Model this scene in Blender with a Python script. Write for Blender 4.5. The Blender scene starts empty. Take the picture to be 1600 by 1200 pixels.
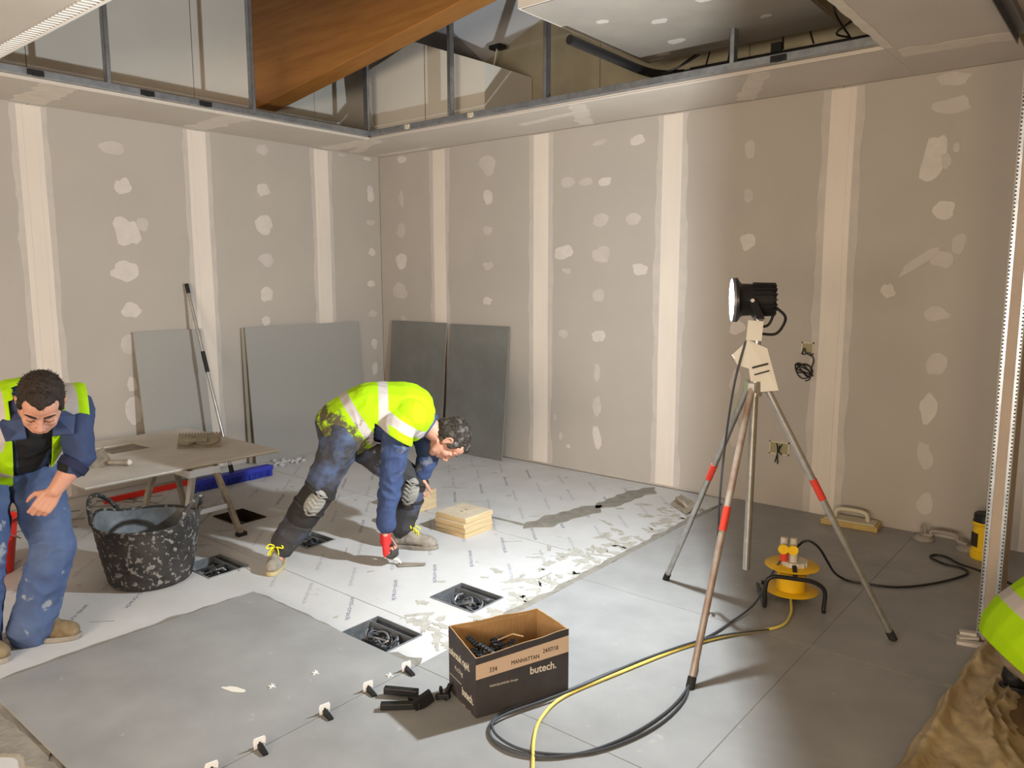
import bpy, bmesh, math, random
from mathutils import Vector, Matrix, noise, Euler
random.seed(7)
S = bpy.context.scene
COL = S.collection
# ---------------------------------------------------------------- camera
cd = bpy.data.cameras.new('camera'); cam = bpy.data.objects.new('camera', cd); COL.objects.link(cam)
cd.sensor_width = 36; cd.lens = 27.02; cd.clip_start = .05; cd.clip_end = 100
Rv = Vector((.770487, .637453, -.00189)); Uv = Vector((-.085272, .106006, .990703)); Bv = Vector((.631726, -.763162, .136033))
cam.matrix_world = Matrix(((Rv.x, Uv.x, Bv.x, 6.0317), (Rv.y, Uv.y, Bv.y, -5.2189), (Rv.z, Uv.z, Bv.z, 1.60885), (0, 0, 0, 1)))
S.camera = cam
# ---------------------------------------------------------------- world, lights, exposure
w = bpy.data.worlds.new('world'); S.world = w; w.use_nodes = True
w.node_tree.nodes['Background'].inputs[0].default_value = (1, .67, .37, 1)
w.node_tree.nodes['Background'].inputs[1].default_value = .28
vs = S.view_settings
vs.view_transform = 'Standard'; vs.look = 'None'; vs.exposure = .1; vs.gamma = 1; vs.use_curve_mapping = False
AIM = Vector((-.86, -.50, -.02)).normalized()      # way the housing points
THROW = Vector((-.87, -.48, -.06)).normalized()     # centre of the beam its reflector throws
LENS = Vector((4.645, -2.035, 1.515))
def area(name, loc, d, size, power, col, shape='DISK', sy=None):
    l = bpy.data.lights.new(name, 'AREA'); l.shape = shape; l.size = size
    if sy: l.size_y = sy
    l.energy = power; l.color = col
    o = bpy.data.objects.new(name, l); COL.objects.link(o); o.location = loc
    o.rotation_euler = Vector(d).to_track_quat('-Z', 'Y').to_euler()
    return o
area('work_lamp_light', LENS + AIM * .013, THROW, .09, 80, (.90, .97, 1.0))
pl = bpy.data.lights.new('work_lamp_bulb', 'POINT'); pl.energy = 370; pl.color = (.90, .97, 1.0); pl.shadow_soft_size = .02
po = bpy.data.objects.new('work_lamp_bulb', pl); COL.objects.link(po); po.location = LENS + AIM * .004
area('site_lamps_behind', (6.6, -8.6, 1.3), (-.30, .8, .10), 2.2, 190, (1, .78, .54), 'RECTANGLE', 1.0)
area('site_lamp_left', (4.6, -8.2, 1.3), (-.62, .78, .12), 1.6, 112, (1, .91, .79), 'RECTANGLE', 1.0)

# ---------------------------------------------------------------- materials
MATS = {}
def mat(name, c, rough=.7, metal=0, c2=None, scale=8, thr=None, bump=0, bscale=60, emit=0, coords='Object', stretch=None, c3=None, thr3=.62, scale3=20, spec=.3):
    if name in MATS: return MATS[name]
    m = bpy.data.materials.new(name); m.use_nodes = True; MATS[name] = m
    nt = m.node_tree; N = nt.nodes; L = nt.links; b = N['Principled BSDF']
    b.inputs['Base Color'].default_value = (*c, 1); b.inputs['Roughness'].default_value = rough; b.inputs['Metallic'].default_value = metal
    b.inputs['Specular IOR Level'].default_value = spec
    tc = N.new('ShaderNodeTexCoord'); src = tc.outputs[coords]
    if stretch:
        mp = N.new('ShaderNodeMapping'); mp.inputs['Scale'].default_value = stretch; L.new(src, mp.inputs[0]); src = mp.outputs[0]
    def blot(sc, col_in, col2, lo, hi, det=6):
        n = N.new('ShaderNodeTexNoise'); n.inputs['Scale'].default_value = sc; n.inputs['Detail'].default_value = det; n.inputs['Roughness'].default_value = .6
        L.new(src, n.inputs['Vector'])
        r = N.new('ShaderNodeMapRange'); r.inputs[1].default_value = lo; r.inputs[2].default_value = hi; L.new(n.outputs[0], r.inputs[0])
        x = N.new('ShaderNodeMix'); x.data_type = 'RGBA'; L.new(r.outputs[0], x.inputs[0])
        if isinstance(col_in, tuple): x.inputs[6].default_value = (*col_in, 1)
        else: L.new(col_in, x.inputs[6])
        x.inputs[7].default_value = (*col2, 1)
        return x.outputs[2]
    out = c
    if c2:
        out = blot(scale, out, c2, *(thr or (.35, .65)))
    if c3:
        out = blot(scale3, out, c3, thr3, thr3 + .04)
    if not isinstance(out, tuple): L.new(out, b.inputs['Base Color'])
    if bump:
        n = N.new('ShaderNodeTexNoise'); n.inputs['Scale'].default_value = bscale; n.inputs['Detail'].default_value = 5; L.new(src, n.inputs['Vector'])
        bp = N.new('ShaderNodeBump'); bp.inputs['Strength'].default_value = bump; bp.inputs['Distance'].default_value = .01
        L.new(n.outputs[0], bp.inputs['Height']); L.new(bp.outputs[0], b.inputs['Normal'])
    if emit:
        b.inputs['Emission Color'].default_value = (*c, 1); b.inputs['Emission Strength'].default_value = emit
    return m
M_board = mat('plasterboard', (.425, .385, .345), .85, c2=(.40, .365, .33), scale=1.6, bump=.02, bscale=200)
M_fill = mat('filler', (.60, .55, .51), .9, c2=(.55, .50, .465), scale=12, bump=.03, bscale=40)
M_fill2 = mat('filler_thin', (.525, .475, .44), .9, c2=(.47, .43, .40), scale=7, bump=.03, bscale=40)
M_tape = mat('joint_tape', (.70, .63, .56), .9, c2=(.64, .58, .52), scale=3, stretch=(1, 1, .3))
M_upper = mat('upper_board', (.64, .62, .57), .85, c2=(.60, .58, .53), scale=1.2)
M_upshade = mat('upper_board_shaded', (.38, .35, .26), .85, c2=(.26, .235, .17), scale=1.4)  # same upper plasterboard; the shade away from the lamp is put into its colour
M_ceilup = mat('upper_ceiling', (.50, .50, .52), .85, c2=(.44, .44, .46), scale=1.2)
M_soffit = mat('soffit_board', (.60, .54, .475), .85, c2=(.56, .50, .44), scale=2)
M_steel = mat('galvanised_steel', (.42, .45, .49), .35, .85, c2=(.30, .32, .36), scale=15)
M_dsteel = mat('dull_steel', (.20, .20, .21), .45, .6)
M_black = mat('black_plastic', (.012, .012, .013), .45)
M_blackm = mat('black_coated_metal', (.015, .015, .017), .35)
M_rubber = mat('rubber', (.02, .02, .02), .7)
M_tile = mat('grey_floor_tile', (.31, .31, .31), .42, c2=(.235, .235, .235), scale=3.2, thr=(.3, .72), bump=.03, bscale=30, c3=(.33, .33, .32), thr3=.66, scale3=9)
M_tileedge = mat('tile_body', (.30, .27, .22), .8)
M_mortar = mat('mortar', (.27, .25, .215), .9, c2=(.20, .185, .16), scale=14, bump=.4, bscale=50)
M_under = mat('underlay_white', (.56, .56, .565), .65, c2=(.50, .495, .49), scale=2.5, c3=(.36, .34, .30), thr3=.665, scale3=8, bump=.05, bscale=60)
M_print = mat('purple_print', (.17, .165, .24), .7)
M_printl = mat('faint_print', (.36, .355, .40), .7)
M_conc = mat('concrete', (.16, .15, .13), .9, bump=.2)
M_beam = mat('glulam_timber', (.34, .15, .035), .45, c2=(.26, .105, .022), scale=3, stretch=(.6, 8, 8), bump=.05)
M_lamwood = mat('plywood', (.62, .47, .27), .75, c2=(.50, .37, .20), scale=5, stretch=(2, 2, 30))
M_woodtop = mat('dusty_plywood_face', (.58, .50, .38), .8, c2=(.50, .42, .31), scale=9)
M_slot = mat('dark_slot', (.04, .03, .02), .9)
M_grey4 = mat('dark_grey_tile_face', (.185, .185, .175), .45, c2=(.15, .15, .14), scale=4, bump=.03, bscale=40, c3=(.20, .20, .19), thr3=.70, scale3=7)
M_card = mat('cardboard', (.42, .26, .12), .85, c2=(.36, .22, .10), scale=10)
M_cardprint = mat('dark_printed_card', (.040, .036, .040), .6, c2=(.052, .046, .048), scale=12)
M_band = mat('tan_card_band', (.56, .42, .31), .7)
M_letter = mat('pale_lettering', (.62, .58, .50), .7)
M_ink = mat('black_ink', (.03, .025, .02), .7)
M_yel = mat('yellow_plastic', (.78, .47, .012), .4, c2=(.66, .38, .01), scale=8)
M_yelcap = mat('bright_yellow_plastic', (.85, .55, .02), .4)
M_clear = mat('translucent_plastic', (.55, .50, .42), .35)
M_cy = mat('yellow_cable', (.75, .60, .14), .5)
M_cg = mat('dark_grey_cable', (.055, .06, .07), .5)
M_alu = mat('aluminium_tube', (.50, .49, .47), .35, .8, c2=(.38, .37, .36), scale=20)
M_bare = mat('bright_aluminium', (.72, .72, .72), .3, .8)
M_dirtalu = mat('mortar_smeared_metal', (.28, .24, .19), .6, .4, c2=(.40, .36, .30), scale=20)
M_red = mat('red_tape', (.60, .05, .03), .5)
M_redp = mat('red_plastic', (.62, .03, .02), .45)
M_paper = mat('paper_tag', (.66, .63, .56), .8)
M_white = mat('white_plastic', (.80, .80, .80), .5)
M_blueb = mat('blue_bristle', (.02, .03, .28), .7, c2=(.03, .05, .40), scale=30, bump=.6, bscale=150)
M_tub = mat('mortar_splashed_rubber', (.018, .017, .017), .6, c2=(.045, .042, .04), scale=6, c3=(.20, .192, .185), thr3=.55, scale3=34, bump=.3, bscale=30)
M_tubin = mat('tub_interior', (.10, .11, .12), .7, c2=(.22, .24, .26), scale=7, bump=.2, bscale=30)
M_sponge = mat('sponge_yellow', (.60, .44, .17), .9, c2=(.50, .36, .14), scale=10, bump=.5, bscale=200)
M_cream = mat('cream_plastic', (.55, .50, .38), .5)
M_poly = mat('dusty_polythene', (.46, .36, .22), .4, c2=(.31, .22, .115), scale=4, bump=.5, bscale=22)
M_brown = mat('brown_protection_board', (.20, .125, .055), .8, c2=(.15, .09, .04), scale=6)
M_skin = mat('skin', (.50, .265, .19), .5, c2=(.46, .22, .155), scale=14, bump=.05, bscale=120)
M_hair1 = mat('dark_brown_hair', (.016, .010, .007), .6, c2=(.030, .019, .014), scale=60, bump=.8, bscale=160)
M_hair2 = mat('greying_hair', (.030, .022, .016), .6, c2=(.15, .135, .125), scale=26, thr=(.50, .68), bump=.9, bscale=130)
M_navy = mat('navy_workwear', (.026, .040, .098), .8, c2=(.045, .068, .145), scale=9, bump=.25, bscale=25)
M_navy2 = mat('blue_shirt', (.042, .070, .165), .8, c2=(.03, .045, .11), scale=8, c3=(.11, .12, .145), thr3=.60, scale3=8, bump=.25, bscale=25)
M_jean1 = mat('dusty_blue_trousers', (.050, .080, .185), .85, c2=(.085, .125, .235), scale=5, c3=(.25, .27, .31), thr3=.62, scale3=9, bump=.3, bscale=20)
M_jean2 = mat('stained_blue_trousers', (.075, .105, .20), .85, c2=(.042, .040, .042), scale=5, thr=(.33, .50), c3=(.22, .21, .20), thr3=.66, scale3=14, bump=.3, bscale=22)
M_tshirt = mat('black_tshirt', (.008, .008, .010), .85)
M_boot = mat('dusty_leather_boot', (.26, .20, .12), .8, c2=(.13, .085, .045), scale=9, c3=(.36, .33, .28), thr3=.6, scale3=12, bump=.3)
M_boot2 = mat('mortar_grey_boot', (.30, .27, .23), .85, c2=(.19, .165, .14), scale=12, bump=.3)
M_sole = mat('boot_sole', (.45, .37, .20), .8)
M_lace = mat('yellow_lace', (.75, .70, .02), .7)
M_glove = mat('red_knit_glove', (.55, .03, .03), .8, bump=.3, bscale=150)
M_coat = mat('grey_glove_coating', (.05, .045, .045), .7)
M_pad = mat('knee_pad', (.30, .29, .26), .7, c2=(.22, .21, .19), scale=20, bump=.5, bscale=70)
M_padstrap = mat('knee_pad_strap', (.025, .022, .022), .8)
M_strip = mat('reflective_strip', (.45, .41, .39), .45, .2)
M_galvpan = mat('floor_box_metal', (.36, .38, .40), .35, .7, c2=(.25, .26, .28), scale=12)

def vest_mat(name, dirt):
    m = bpy.data.materials.new(name); m.use_nodes = True; nt = m.node_tree; N = nt.nodes; L = nt.links; b = N['Principled BSDF']
    b.inputs['Roughness'].default_value = .8; b.inputs['Specular IOR Level'].default_value = .15
    a = N.new('ShaderNodeAttribute'); a.attribute_name = 'band'
    r = N.new('ShaderNodeMapRange'); r.inputs[1].default_value = -.0015; r.inputs[2].default_value = .0015; L.new(a.outputs['Fac'], r.inputs[0])
    x = N.new('ShaderNodeMix'); x.data_type = 'RGBA'
    L.new(r.outputs[0], x.inputs[0]); x.inputs[6].default_value = (.34, .58, .005, 1); x.inputs[7].default_value = (.44, .40, .385, 1)
    out = x.outputs[2]
    if dirt:
        d = N.new('ShaderNodeAttribute'); d.attribute_name = 'soil'
        tc = N.new('ShaderNodeTexCoord'); n = N.new('ShaderNodeTexNoise'); n.inputs['Scale'].default_value = 16; n.inputs['Detail'].default_value = 8; n.inputs['Roughness'].default_value = .7
        L.new(tc.outputs['Object'], n.inputs['Vector'])
        s = N.new('ShaderNodeMath'); s.operation = 'ADD'; L.new(n.outputs[0], s.inputs[0]); L.new(d.outputs['Fac'], s.inputs[1])
        q = N.new('ShaderNodeMapRange'); q.inputs[1].default_value = .62; q.inputs[2].default_value = .72; L.new(s.outputs[0], q.inputs[0])
        y = N.new('ShaderNodeMix'); y.data_type = 'RGBA'; L.new(q.outputs[0], y.inputs[0]); L.new(out, y.inputs[6]); y.inputs[7].default_value = (.10, .085, .05, 1)
        out = y.outputs[2]
    L.new(out, b.inputs['Base Color'])
    tc = N.new('ShaderNodeTexCoord'); n = N.new('ShaderNodeTexNoise'); n.inputs['Scale'].default_value = 18; L.new(tc.outputs['Object'], n.inputs['Vector'])
    bp = N.new('ShaderNodeBump'); bp.inputs['Strength'].default_value = .3; bp.inputs['Distance'].default_value = .01; L.new(n.outputs[0], bp.inputs['Height']); L.new(bp.outputs[0], b.inputs['Normal'])
    return m
def open_mat():
    m = mat('navy_jacket_open_at_neck', (.026, .040, .098), .8, bump=.25, bscale=25); nt = m.node_tree; b = nt.nodes['Principled BSDF']
    a = nt.nodes.new('ShaderNodeAttribute'); a.attribute_name = 'opening'; g = nt.nodes.new('ShaderNodeMath'); g.operation = 'GREATER_THAN'; g.inputs[1].default_value = 0; nt.links.new(a.outputs['Fac'], g.inputs[0])
    x = nt.nodes.new('ShaderNodeMix'); x.data_type = 'RGBA'; nt.links.new(g.outputs[0], x.inputs[0]); x.inputs[6].default_value = (.030, .047, .112, 1); x.inputs[7].default_value = (.008, .008, .010, 1); nt.links.new(x.outputs[2], b.inputs['Base Color'])
    return m
M_jacket = open_mat()
M_vest = vest_mat('hi_vis_yellow', False); M_vestd = vest_mat('soiled_hi_vis_yellow', True)

def weave_mat():
    m = bpy.data.materials.new('tile_back_weave'); m.use_nodes = True; nt = m.node_tree; N = nt.nodes; L = nt.links; b = N['Principled BSDF']
    b.inputs['Roughness'].default_value = .8
    tc = N.new('ShaderNodeTexCoord'); mp = N.new('ShaderNodeMapping'); mp.inputs['Rotation'].default_value = (math.radians(45), 0, 0); mp.inputs['Scale'].default_value = (0.001, 1, 1)
    L.new(tc.outputs['Object'], mp.inputs[0])
    v = N.new('ShaderNodeTexChecker'); v.inputs['Scale'].default_value = 100; v.inputs[1].default_value = (.34, .33, .31, 1); v.inputs[2].default_value = (.265, .26, .245, 1)
    L.new(mp.outputs[0], v.inputs[0]); L.new(v.outputs[0], b.inputs['Base Color'])
    return m
M_weave = weave_mat()

# ---------------------------------------------------------------- helpers
class MB:
    def __init__(s): s.v = []; s.f = []; s.mi = []
    def add(s, v, f, mi=0):
        o = len(s.v); s.v += [tuple(p) for p in v]; s.f += [tuple(i + o for i in q) for q in f]; s.mi += [mi] * len(f); return s
    def box(s, a, b, mi=0, M=None):
        x0, y0, z0 = a; x1, y1, z1 = b
        v = [Vector(p) for p in ((x0, y0, z0), (x1, y0, z0), (x1, y1, z0), (x0, y1, z0), (x0, y0, z1), (x1, y0, z1), (x1, y1, z1), (x0, y1, z1))]
        if M: v = [M @ p for p in v]
        return s.add(v, [(3, 2, 1, 0), (4, 5, 6, 7), (0, 1, 5, 4), (1, 2, 6, 5), (2, 3, 7, 6), (3, 0, 4, 7)], mi)
    def bar(s, p, q, w, h, up=(0, 0, 1), mi=0):     # rectangular bar p->q
        p = Vector(p); q = Vector(q); d = (q - p); l = d.length; d.normalize(); up = Vector(up)
        x = d.cross(up)
        if x.length < 1e-4: x = d.cross(Vector((1, 0, 0)))
        x.normalize(); u = x.cross(d)
        M = Matrix(((x.x, d.x, u.x, p.x), (x.y, d.y, u.y, p.y), (x.z, d.z, u.z, p.z), (0, 0, 0, 1)))
        return s.box((-w / 2, 0, -h / 2), (w / 2, l, h / 2), mi, M)
    def tube(s, pts, r, n=8, mi=0, cap=True, closed=False):
        pts = [Vector(p) for p in pts]; k = len(pts); rr = r if isinstance(r, (list, tuple)) else [r] * k
        ref = None; V = []; F = []
        for i, p in enumerate(pts):
            if closed: t = pts[(i + 1) % k] - pts[i - 1]
            else: t = pts[min(i + 1, k - 1)] - pts[max(i - 1, 0)]
            if t.length < 1e-9: t = Vector((0, 0, 1))
            t.normalize()
            if ref is None:
                ref = t.cross(Vector((0, 0, 1)))
                if ref.length < .05: ref = t.cross(Vector((1, 0, 0)))
            ref = (ref - t * ref.dot(t)).normalized(); b = t.cross(ref)
            for j in range(n):
                a = 2 * math.pi * j / n; V.append(p + (ref * math.cos(a) + b * math.sin(a)) * rr[i])
        m = k if closed else k - 1
        for i in range(m):
            for j in range(n):
                a = i * n + j; b2 = i * n + (j + 1) % n; c = ((i + 1) % k) * n + (j + 1) % n; d = ((i + 1) % k) * n + j
                F.append((a, b2, c, d))
        if cap and not closed: F.append(tuple(range(n - 1, -1, -1))); F.append(tuple((k - 1) * n + j for j in range(n)))
        return s.add(V, F, mi)
    def lathe(s, prof, n=32, M=None, mi=0, cap=False, sx=1, sy=1):   # prof (r,z)
        V = []; F = []
        for r, z in prof:
            for j in range(n):
                a = 2 * math.pi * j / n; p = Vector((r * math.cos(a) * sx, r * math.sin(a) * sy, z)); V.append(M @ p if M else p)
        for i in range(len(prof) - 1):
            for j in range(n): F.append((i * n + j, i * n + (j + 1) % n, (i + 1) * n + (j + 1) % n, (i + 1) * n + j))
        if cap: F.append(tuple(range(n - 1, -1, -1))); F.append(tuple((len(prof) - 1) * n + j for j in range(n)))
        return s.add(V, F, mi)
    def prism(s, poly, d, mi=0):   # poly 3D list, extrude by vector d
        n = len(poly); d = Vector(d); V = [Vector(p) for p in poly] + [Vector(p) + d for p in poly]
        F = [tuple(range(n - 1, -1, -1)), tuple(range(n, 2 * n))] + [(i, (i + 1) % n, n + (i + 1) % n, n + i) for i in range(n)]
        return s.add(V, F, mi)
    def ell(s, c, r, M=None, n=16, m=10, mi=0):
        V = []; F = []; c = Vector(c)
        for i in range(1, m):
            t = math.pi * i / m
            for j in range(n):
                a = 2 * math.pi * j / n; p = Vector((r[0] * math.sin(t) * math.cos(a), r[1] * math.sin(t) * math.sin(a), r[2] * math.cos(t)))
                V.append((M @ (c + p)) if M else c + p)
        for i in range(m - 2):
            for j in range(n): F.append((i * n + j, (i + 1) * n + j, (i + 1) * n + (j + 1) % n, i * n + (j + 1) % n))
        top = c + Vector((0, 0, r[2])); bot = c - Vector((0, 0, r[2]))
        V.append(M @ top if M else top); V.append(M @ bot if M else bot); T = len(V) - 2
        for j in range(n):
            F.append((T, j, (j + 1) % n)); F.append((T + 1, (m - 2) * n + (j + 1) % n, (m - 2) * n + j))
        return s.add(V, F, mi)
    def build(s, name, mats, parent=None, smooth=False, bevel=0, loc=None):
        me = bpy.data.meshes.new(name); me.from_pydata([tuple(p) for p in s.v], [], s.f)
        for m in (mats if isinstance(mats, (list, tuple)) else [mats]): me.materials.append(m)
        me.polygons.foreach_set('material_index', s.mi)
        bm = bmesh.new(); bm.from_mesh(me); bmesh.ops.recalc_face_normals(bm, faces=bm.faces); bm.to_mesh(me); bm.free()
        if smooth: me.polygons.foreach_set('use_smooth', [True] * len(me.polygons))
        me.update()
        o = bpy.data.objects.new(name, me); COL.objects.link(o)
        if parent is not None:
            o.parent = parent
            pw = worldm(parent); o.matrix_parent_inverse = pw.inverted()
        if bevel:
            b = o.modifiers.new('bevel', 'BEVEL'); b.width = bevel; b.segments = 2; b.limit_method = 'ANGLE'; b.angle_limit = math.radians(40)
        if smooth:
            try: me.set_sharp_from_angle(angle=math.radians(45))
            except Exception: pass
        return o
def worldm(o):
    m = Matrix.LocRotScale(o.location, o.rotation_euler, o.scale)
    if o.parent: m = worldm(o.parent) @ o.matrix_parent_inverse @ m
    return m
def tag(o, label=None, cat=None, group=None, kind=None):
    if label: o['label'] = label
    if cat: o['category'] = cat
    if group: o['group'] = group
    if kind: o['kind'] = kind
    return o
def empty(name, loc, label=None, cat=None, group=None, kind=None, rz=0):
    o = bpy.data.objects.new(name, None); COL.objects.link(o); o.location = loc; o.rotation_euler = (0, 0, rz); o.empty_display_size = .1
    return tag(o, label, cat, group, kind)
def B(a, b, name, m, parent=None, **k): return MB().box(a, b).build(name, m, parent, **k)
def smoothpath(pts, n=6):
    pts = [Vector(p) for p in pts]; out = []
    P = [pts[0]] + pts + [pts[-1]]
    for i in range(1, len(P) - 2):
        for k in range(n):
            t = k / n; a, b, c, d = P[i - 1], P[i], P[i + 1], P[i + 2]
            out.append(.5 * ((2 * b) + (c - a) * t + (2 * a - 5 * b + 4 * c - d) * t * t + (3 * b - a - 3 * c + d) * t ** 3))
    out.append(pts[-1]); return out
def text(name, body, size, M, m, parent, extrude=.0003, align='LEFT', sx=1, kind=None, bold=0):
    c = bpy.data.curves.new(name, 'FONT'); c.body = body; c.size = size; c.extrude = extrude; c.align_x = align; c.resolution_u = 3; c.offset = bold
    o = bpy.data.objects.new(name, c); COL.objects.link(o)
    dg = bpy.context.evaluated_depsgraph_get(); me = bpy.data.meshes.new_from_object(o.evaluated_get(dg)); bpy.data.objects.remove(o); bpy.data.curves.remove(c)
    me.transform(M @ Matrix.Diagonal((sx, 1, 1, 1))); me.materials.clear(); me.materials.append(m)
    q = bpy.data.objects.new(name, me); COL.objects.link(q)
    if parent: q.parent = parent; q.matrix_parent_inverse = worldm(parent).inverted()
    return q
def frame(o, x, y, z):
    x, y, z, o = Vector(x), Vector(y), Vector(z), Vector(o)
    return Matrix(((x.x, y.x, z.x, o.x), (x.y, y.y, z.y, o.y), (x.z, y.z, z.z, o.z), (0, 0, 0, 1)))

def blob_poly(cx, cz, w_, h_, seed, n=16, rot=0, rough=.16):
    P = []
    for i in range(n):
        a = 2 * math.pi * i / n; c, s_ = math.cos(a), math.sin(a)
        r = 1 / max(abs(c) ** 2.3 + abs(s_) ** 2.3, 1e-3) ** (1 / 2.3); r = .5 * r * (1 + .38 * noise.noise(Vector((c * 1.3, s_ * 1.3, seed * 3.7))) + rough * noise.noise(Vector((c * 4, s_ * 4, seed * 1.7))))
        x, z = c * r * w_, s_ * r * h_
        P.append((cx + x * math.cos(rot) - z * math.sin(rot), cz + x * math.sin(rot) + z * math.cos(rot)))
    return P
# ================================================================ FLOOR
BOX = [(3.33, -2.615, 3.625, -2.38), (3.30, -3.155, 3.605, -2.93), (1.935, -3.20, 2.23, -2.965), (1.215, -2.61, 1.515, -2.385), (2.01, -2.58, 2.25, -2.375)]
floor = B((-.1, -8, -.16), (8.5, .1, -.10), 'floor', M_conc); tag(floor, kind='structure')
def cut_rect(mb, x0, y0, x1, y1, z0, z1, holes):
    xs = sorted({x0, x1} | {v for h in holes for v in (h[0], h[2]) if x0 < v < x1}); ys = sorted({y0, y1} | {v for h in holes for v in (h[1], h[3]) if y0 < v < y1})
    for i in range(len(xs) - 1):
        for j in range(len(ys) - 1):
            cx, cy = (xs[i] + xs[i + 1]) / 2, (ys[j] + ys[j + 1]) / 2
            if any(h[0] < cx < h[2] and h[1] < cy < h[3] for h in holes): continue
            mb.box((xs[i], ys[j], z0), (xs[i + 1], ys[j + 1], z1))
B((-.05, -8, -.10), (8.5, .05, -.0995), 'floor_screed', M_conc, floor)
for (y0, y1) in ((-5.9, -4.4), (-4.4, -2.86), (-2.86, -1.61), (-1.61, 0)):
    for (x0, x1) in ((0, 1.55), (1.55, 3.82)):
        mb = MB(); cut_rect(mb, x0 + .0025, y0 + .0025, x1 - .0025, y1 - .0025, -.02, 0, [h for h in BOX]); mb.build('underlay_sheet', M_under, floor)
# lower screed fills under sheets (with the box pits left open)
mb = MB(); cut_rect(mb, -.02, -5.9, 3.82, .0, -.0995, -.0205, BOX); mb.build('screed_bed', M_conc, floor)
B((3.82, -8, -.0995), (8.4, .0, .0186), 'screed_bed', M_mortar, floor)
B((0, -8, -.0995), (3.82, -5.9, -.001), 'screed_bed', M_mortar, floor)
# lettering printed on the sheets at 45 degrees
def floor_text(body, size, x, y, ang, m, z=.0006, sx=1.0):
    return text('printed_lettering', body, size, Matrix.Translation((x, y, z)) @ Matrix.Rotation(math.radians(ang), 4, 'Z'), m, floor, extrude=.0001, sx=sx)
def blocked(x, y):
    for h in BOX:
        for t in (0, .07, .14, .2):
            if h[0] - .03 < x + t < h[2] + .03 and h[1] - .03 < y - t < h[3] + .03: return True
    return x > 3.56 or x < .02 or y > -.03 or (x > 2.33 and y < -2.97 + (0) and y > -4.36)
base = floor_text('anti-crack', .036, 0, 0, 0, M_print); bm0 = base.data; bpy.data.objects.remove(base)
basel = floor_text('anti-crack', .036, 0, 0, 0, M_printl); bm1 = basel.data; bpy.data.objects.remove(basel)
wd = max(v.co.x for v in bm0.vertices); k = .272 / wd
dark = MB(); light = MB()
def stamp(src, dst, x, y, ang, sc=1):
    R_ = Matrix.Translation((x, y, 0)) @ Matrix.Rotation(math.radians(ang), 4, 'Z') @ Matrix.Diagonal((k * sc, sc, 1, 1))
    dst.add([R_ @ v.co for v in src.vertices], [tuple(p.vertices) for p in src.polygons])
for i in range(-1, 12):
    for j in range(0, 19):
        x = .16 + i * .3175; y = -.25 - j * .293 + (.02 if i % 2 else 0)
        if blocked(x, y): continue
        h = (i * 7 + j * 3) % 3
        if h == 0: stamp(bm0, dark, x, y, -45)
        else: stamp(bm1, light, x, y, -45)
for q in ((3.08, -4.37), (3.52, -4.37)):
    stamp(bm0, dark, q[0], q[1], 215)
tag(dark.build('printed_lettering', M_print, floor), kind='stuff'); tag(light.build('printed_lettering', M_printl, floor), kind='stuff')
# faint herringbone fold lines
fl = MB()
for i in range(60):
    x = random.uniform(.1, 3.5); y = random.uniform(-4.2, -.2)
    if blocked(x, y) or blocked(x, y - .2): continue
    a = math.radians(random.choice((44, 46, -44))); L_ = random.uniform(.06, .16)
    fl.bar((x, y, .0004), (x + math.cos(a) * L_, y + math.sin(a) * L_, .0004), .004, .0006)
tag(fl.build('scuff_marks', M_mortar, floor), kind='stuff')
# big floor tiles
def tile(x0, y0, x1, y1, m=M_tile, z=.02):
    mb = MB(); g = .0007
    mb.box((x0 + g, y0 + g, z - .012), (x1 - g, y1 - g, z))
    o = mb.build('floor_tile', [m, M_tileedge], floor, bevel=.0008)
    return o
tile(2.605, -4.355, 3.812, -3.165)
for (x0, x1) in ((3.815, 5.016), (5.018, 6.218), (6.22, 7.42)):
    for (y0, y1) in ((-6.76, -5.56), (-5.56, -4.36), (-4.36, -3.162), (-3.16, -1.962), (-1.96, -.762), (-.76, -.004)):
        tile(x0, y0, x1, y1)
B((2.63, -4.33, .0005), (3.80, -3.18, .0085), 'mortar_bed', M_mortar, floor)
def wavy(mb, p, q, w, z0, z1, step=.03, amp=.5, freq=9, seed=0, taper=True):
    p = Vector(p); q = Vector(q); d = q - p; L_ = d.length; d.normalize(); n = Vector((-d.y, d.x)); k_ = max(4, int(L_ / step)); A = []; Bb = []
    for i in range(k_ + 1):
        t = i / k_; e = min(1, 6 * t + .1, 6 * (1 - t) + .1) if taper else 1
        c = p + d * L_ * t
        A.append(c + n * w / 2 * e * (1 + amp * (noise.noise(Vector((t * L_ * freq, seed, 0))) * 2)))
        Bb.append(c - n * w / 2 * e * (1 + amp * (noise.noise(Vector((t * L_ * freq, seed, 7))) * 2)))
    V = []; F = []
    for a, b in zip(A, Bb): V += [(a.x, a.y, z0), (a.x, a.y, z1), (b.x, b.y, z1), (b.x, b.y, z0)]
    for i in range(k_):
        o = i * 4
        for j in range(4): F.append((o + j, o + (j + 1) % 4, o + 4 + (j + 1) % 4, o + 4 + j))
    F += [(0, 1, 2, 3), (k_ * 4 + 3, k_ * 4 + 2, k_ * 4 + 1, k_ * 4)]
    mb.add(V, F)
mb = MB()
wavy(mb, (3.02, -1.46), (3.14, -.72), .16, .0002, .005, seed=1, amp=.35); wavy(mb, (3.14, -.80), (3.19, -.06), .15, .0002, .005, seed=3, amp=.35)
wavy(mb, (2.55, -1.42), (3.05, -1.40), .025, .0002, .004, seed=5)
mb.build('mortar_smear', M_mortar, floor)
mb = MB()
wavy(mb, (3.785, -2.9), (3.785, -.15), .05, .0002, .012, seed=11, amp=.6)
wavy(mb, (2.58, -4.3), (2.585, -3.2), .05, .0002, .008, seed=12, amp=.8)
wavy(mb, (2.62, -3.15), (3.28, -3.15), .02, .0002, .008, seed=13, amp=.8)
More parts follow.
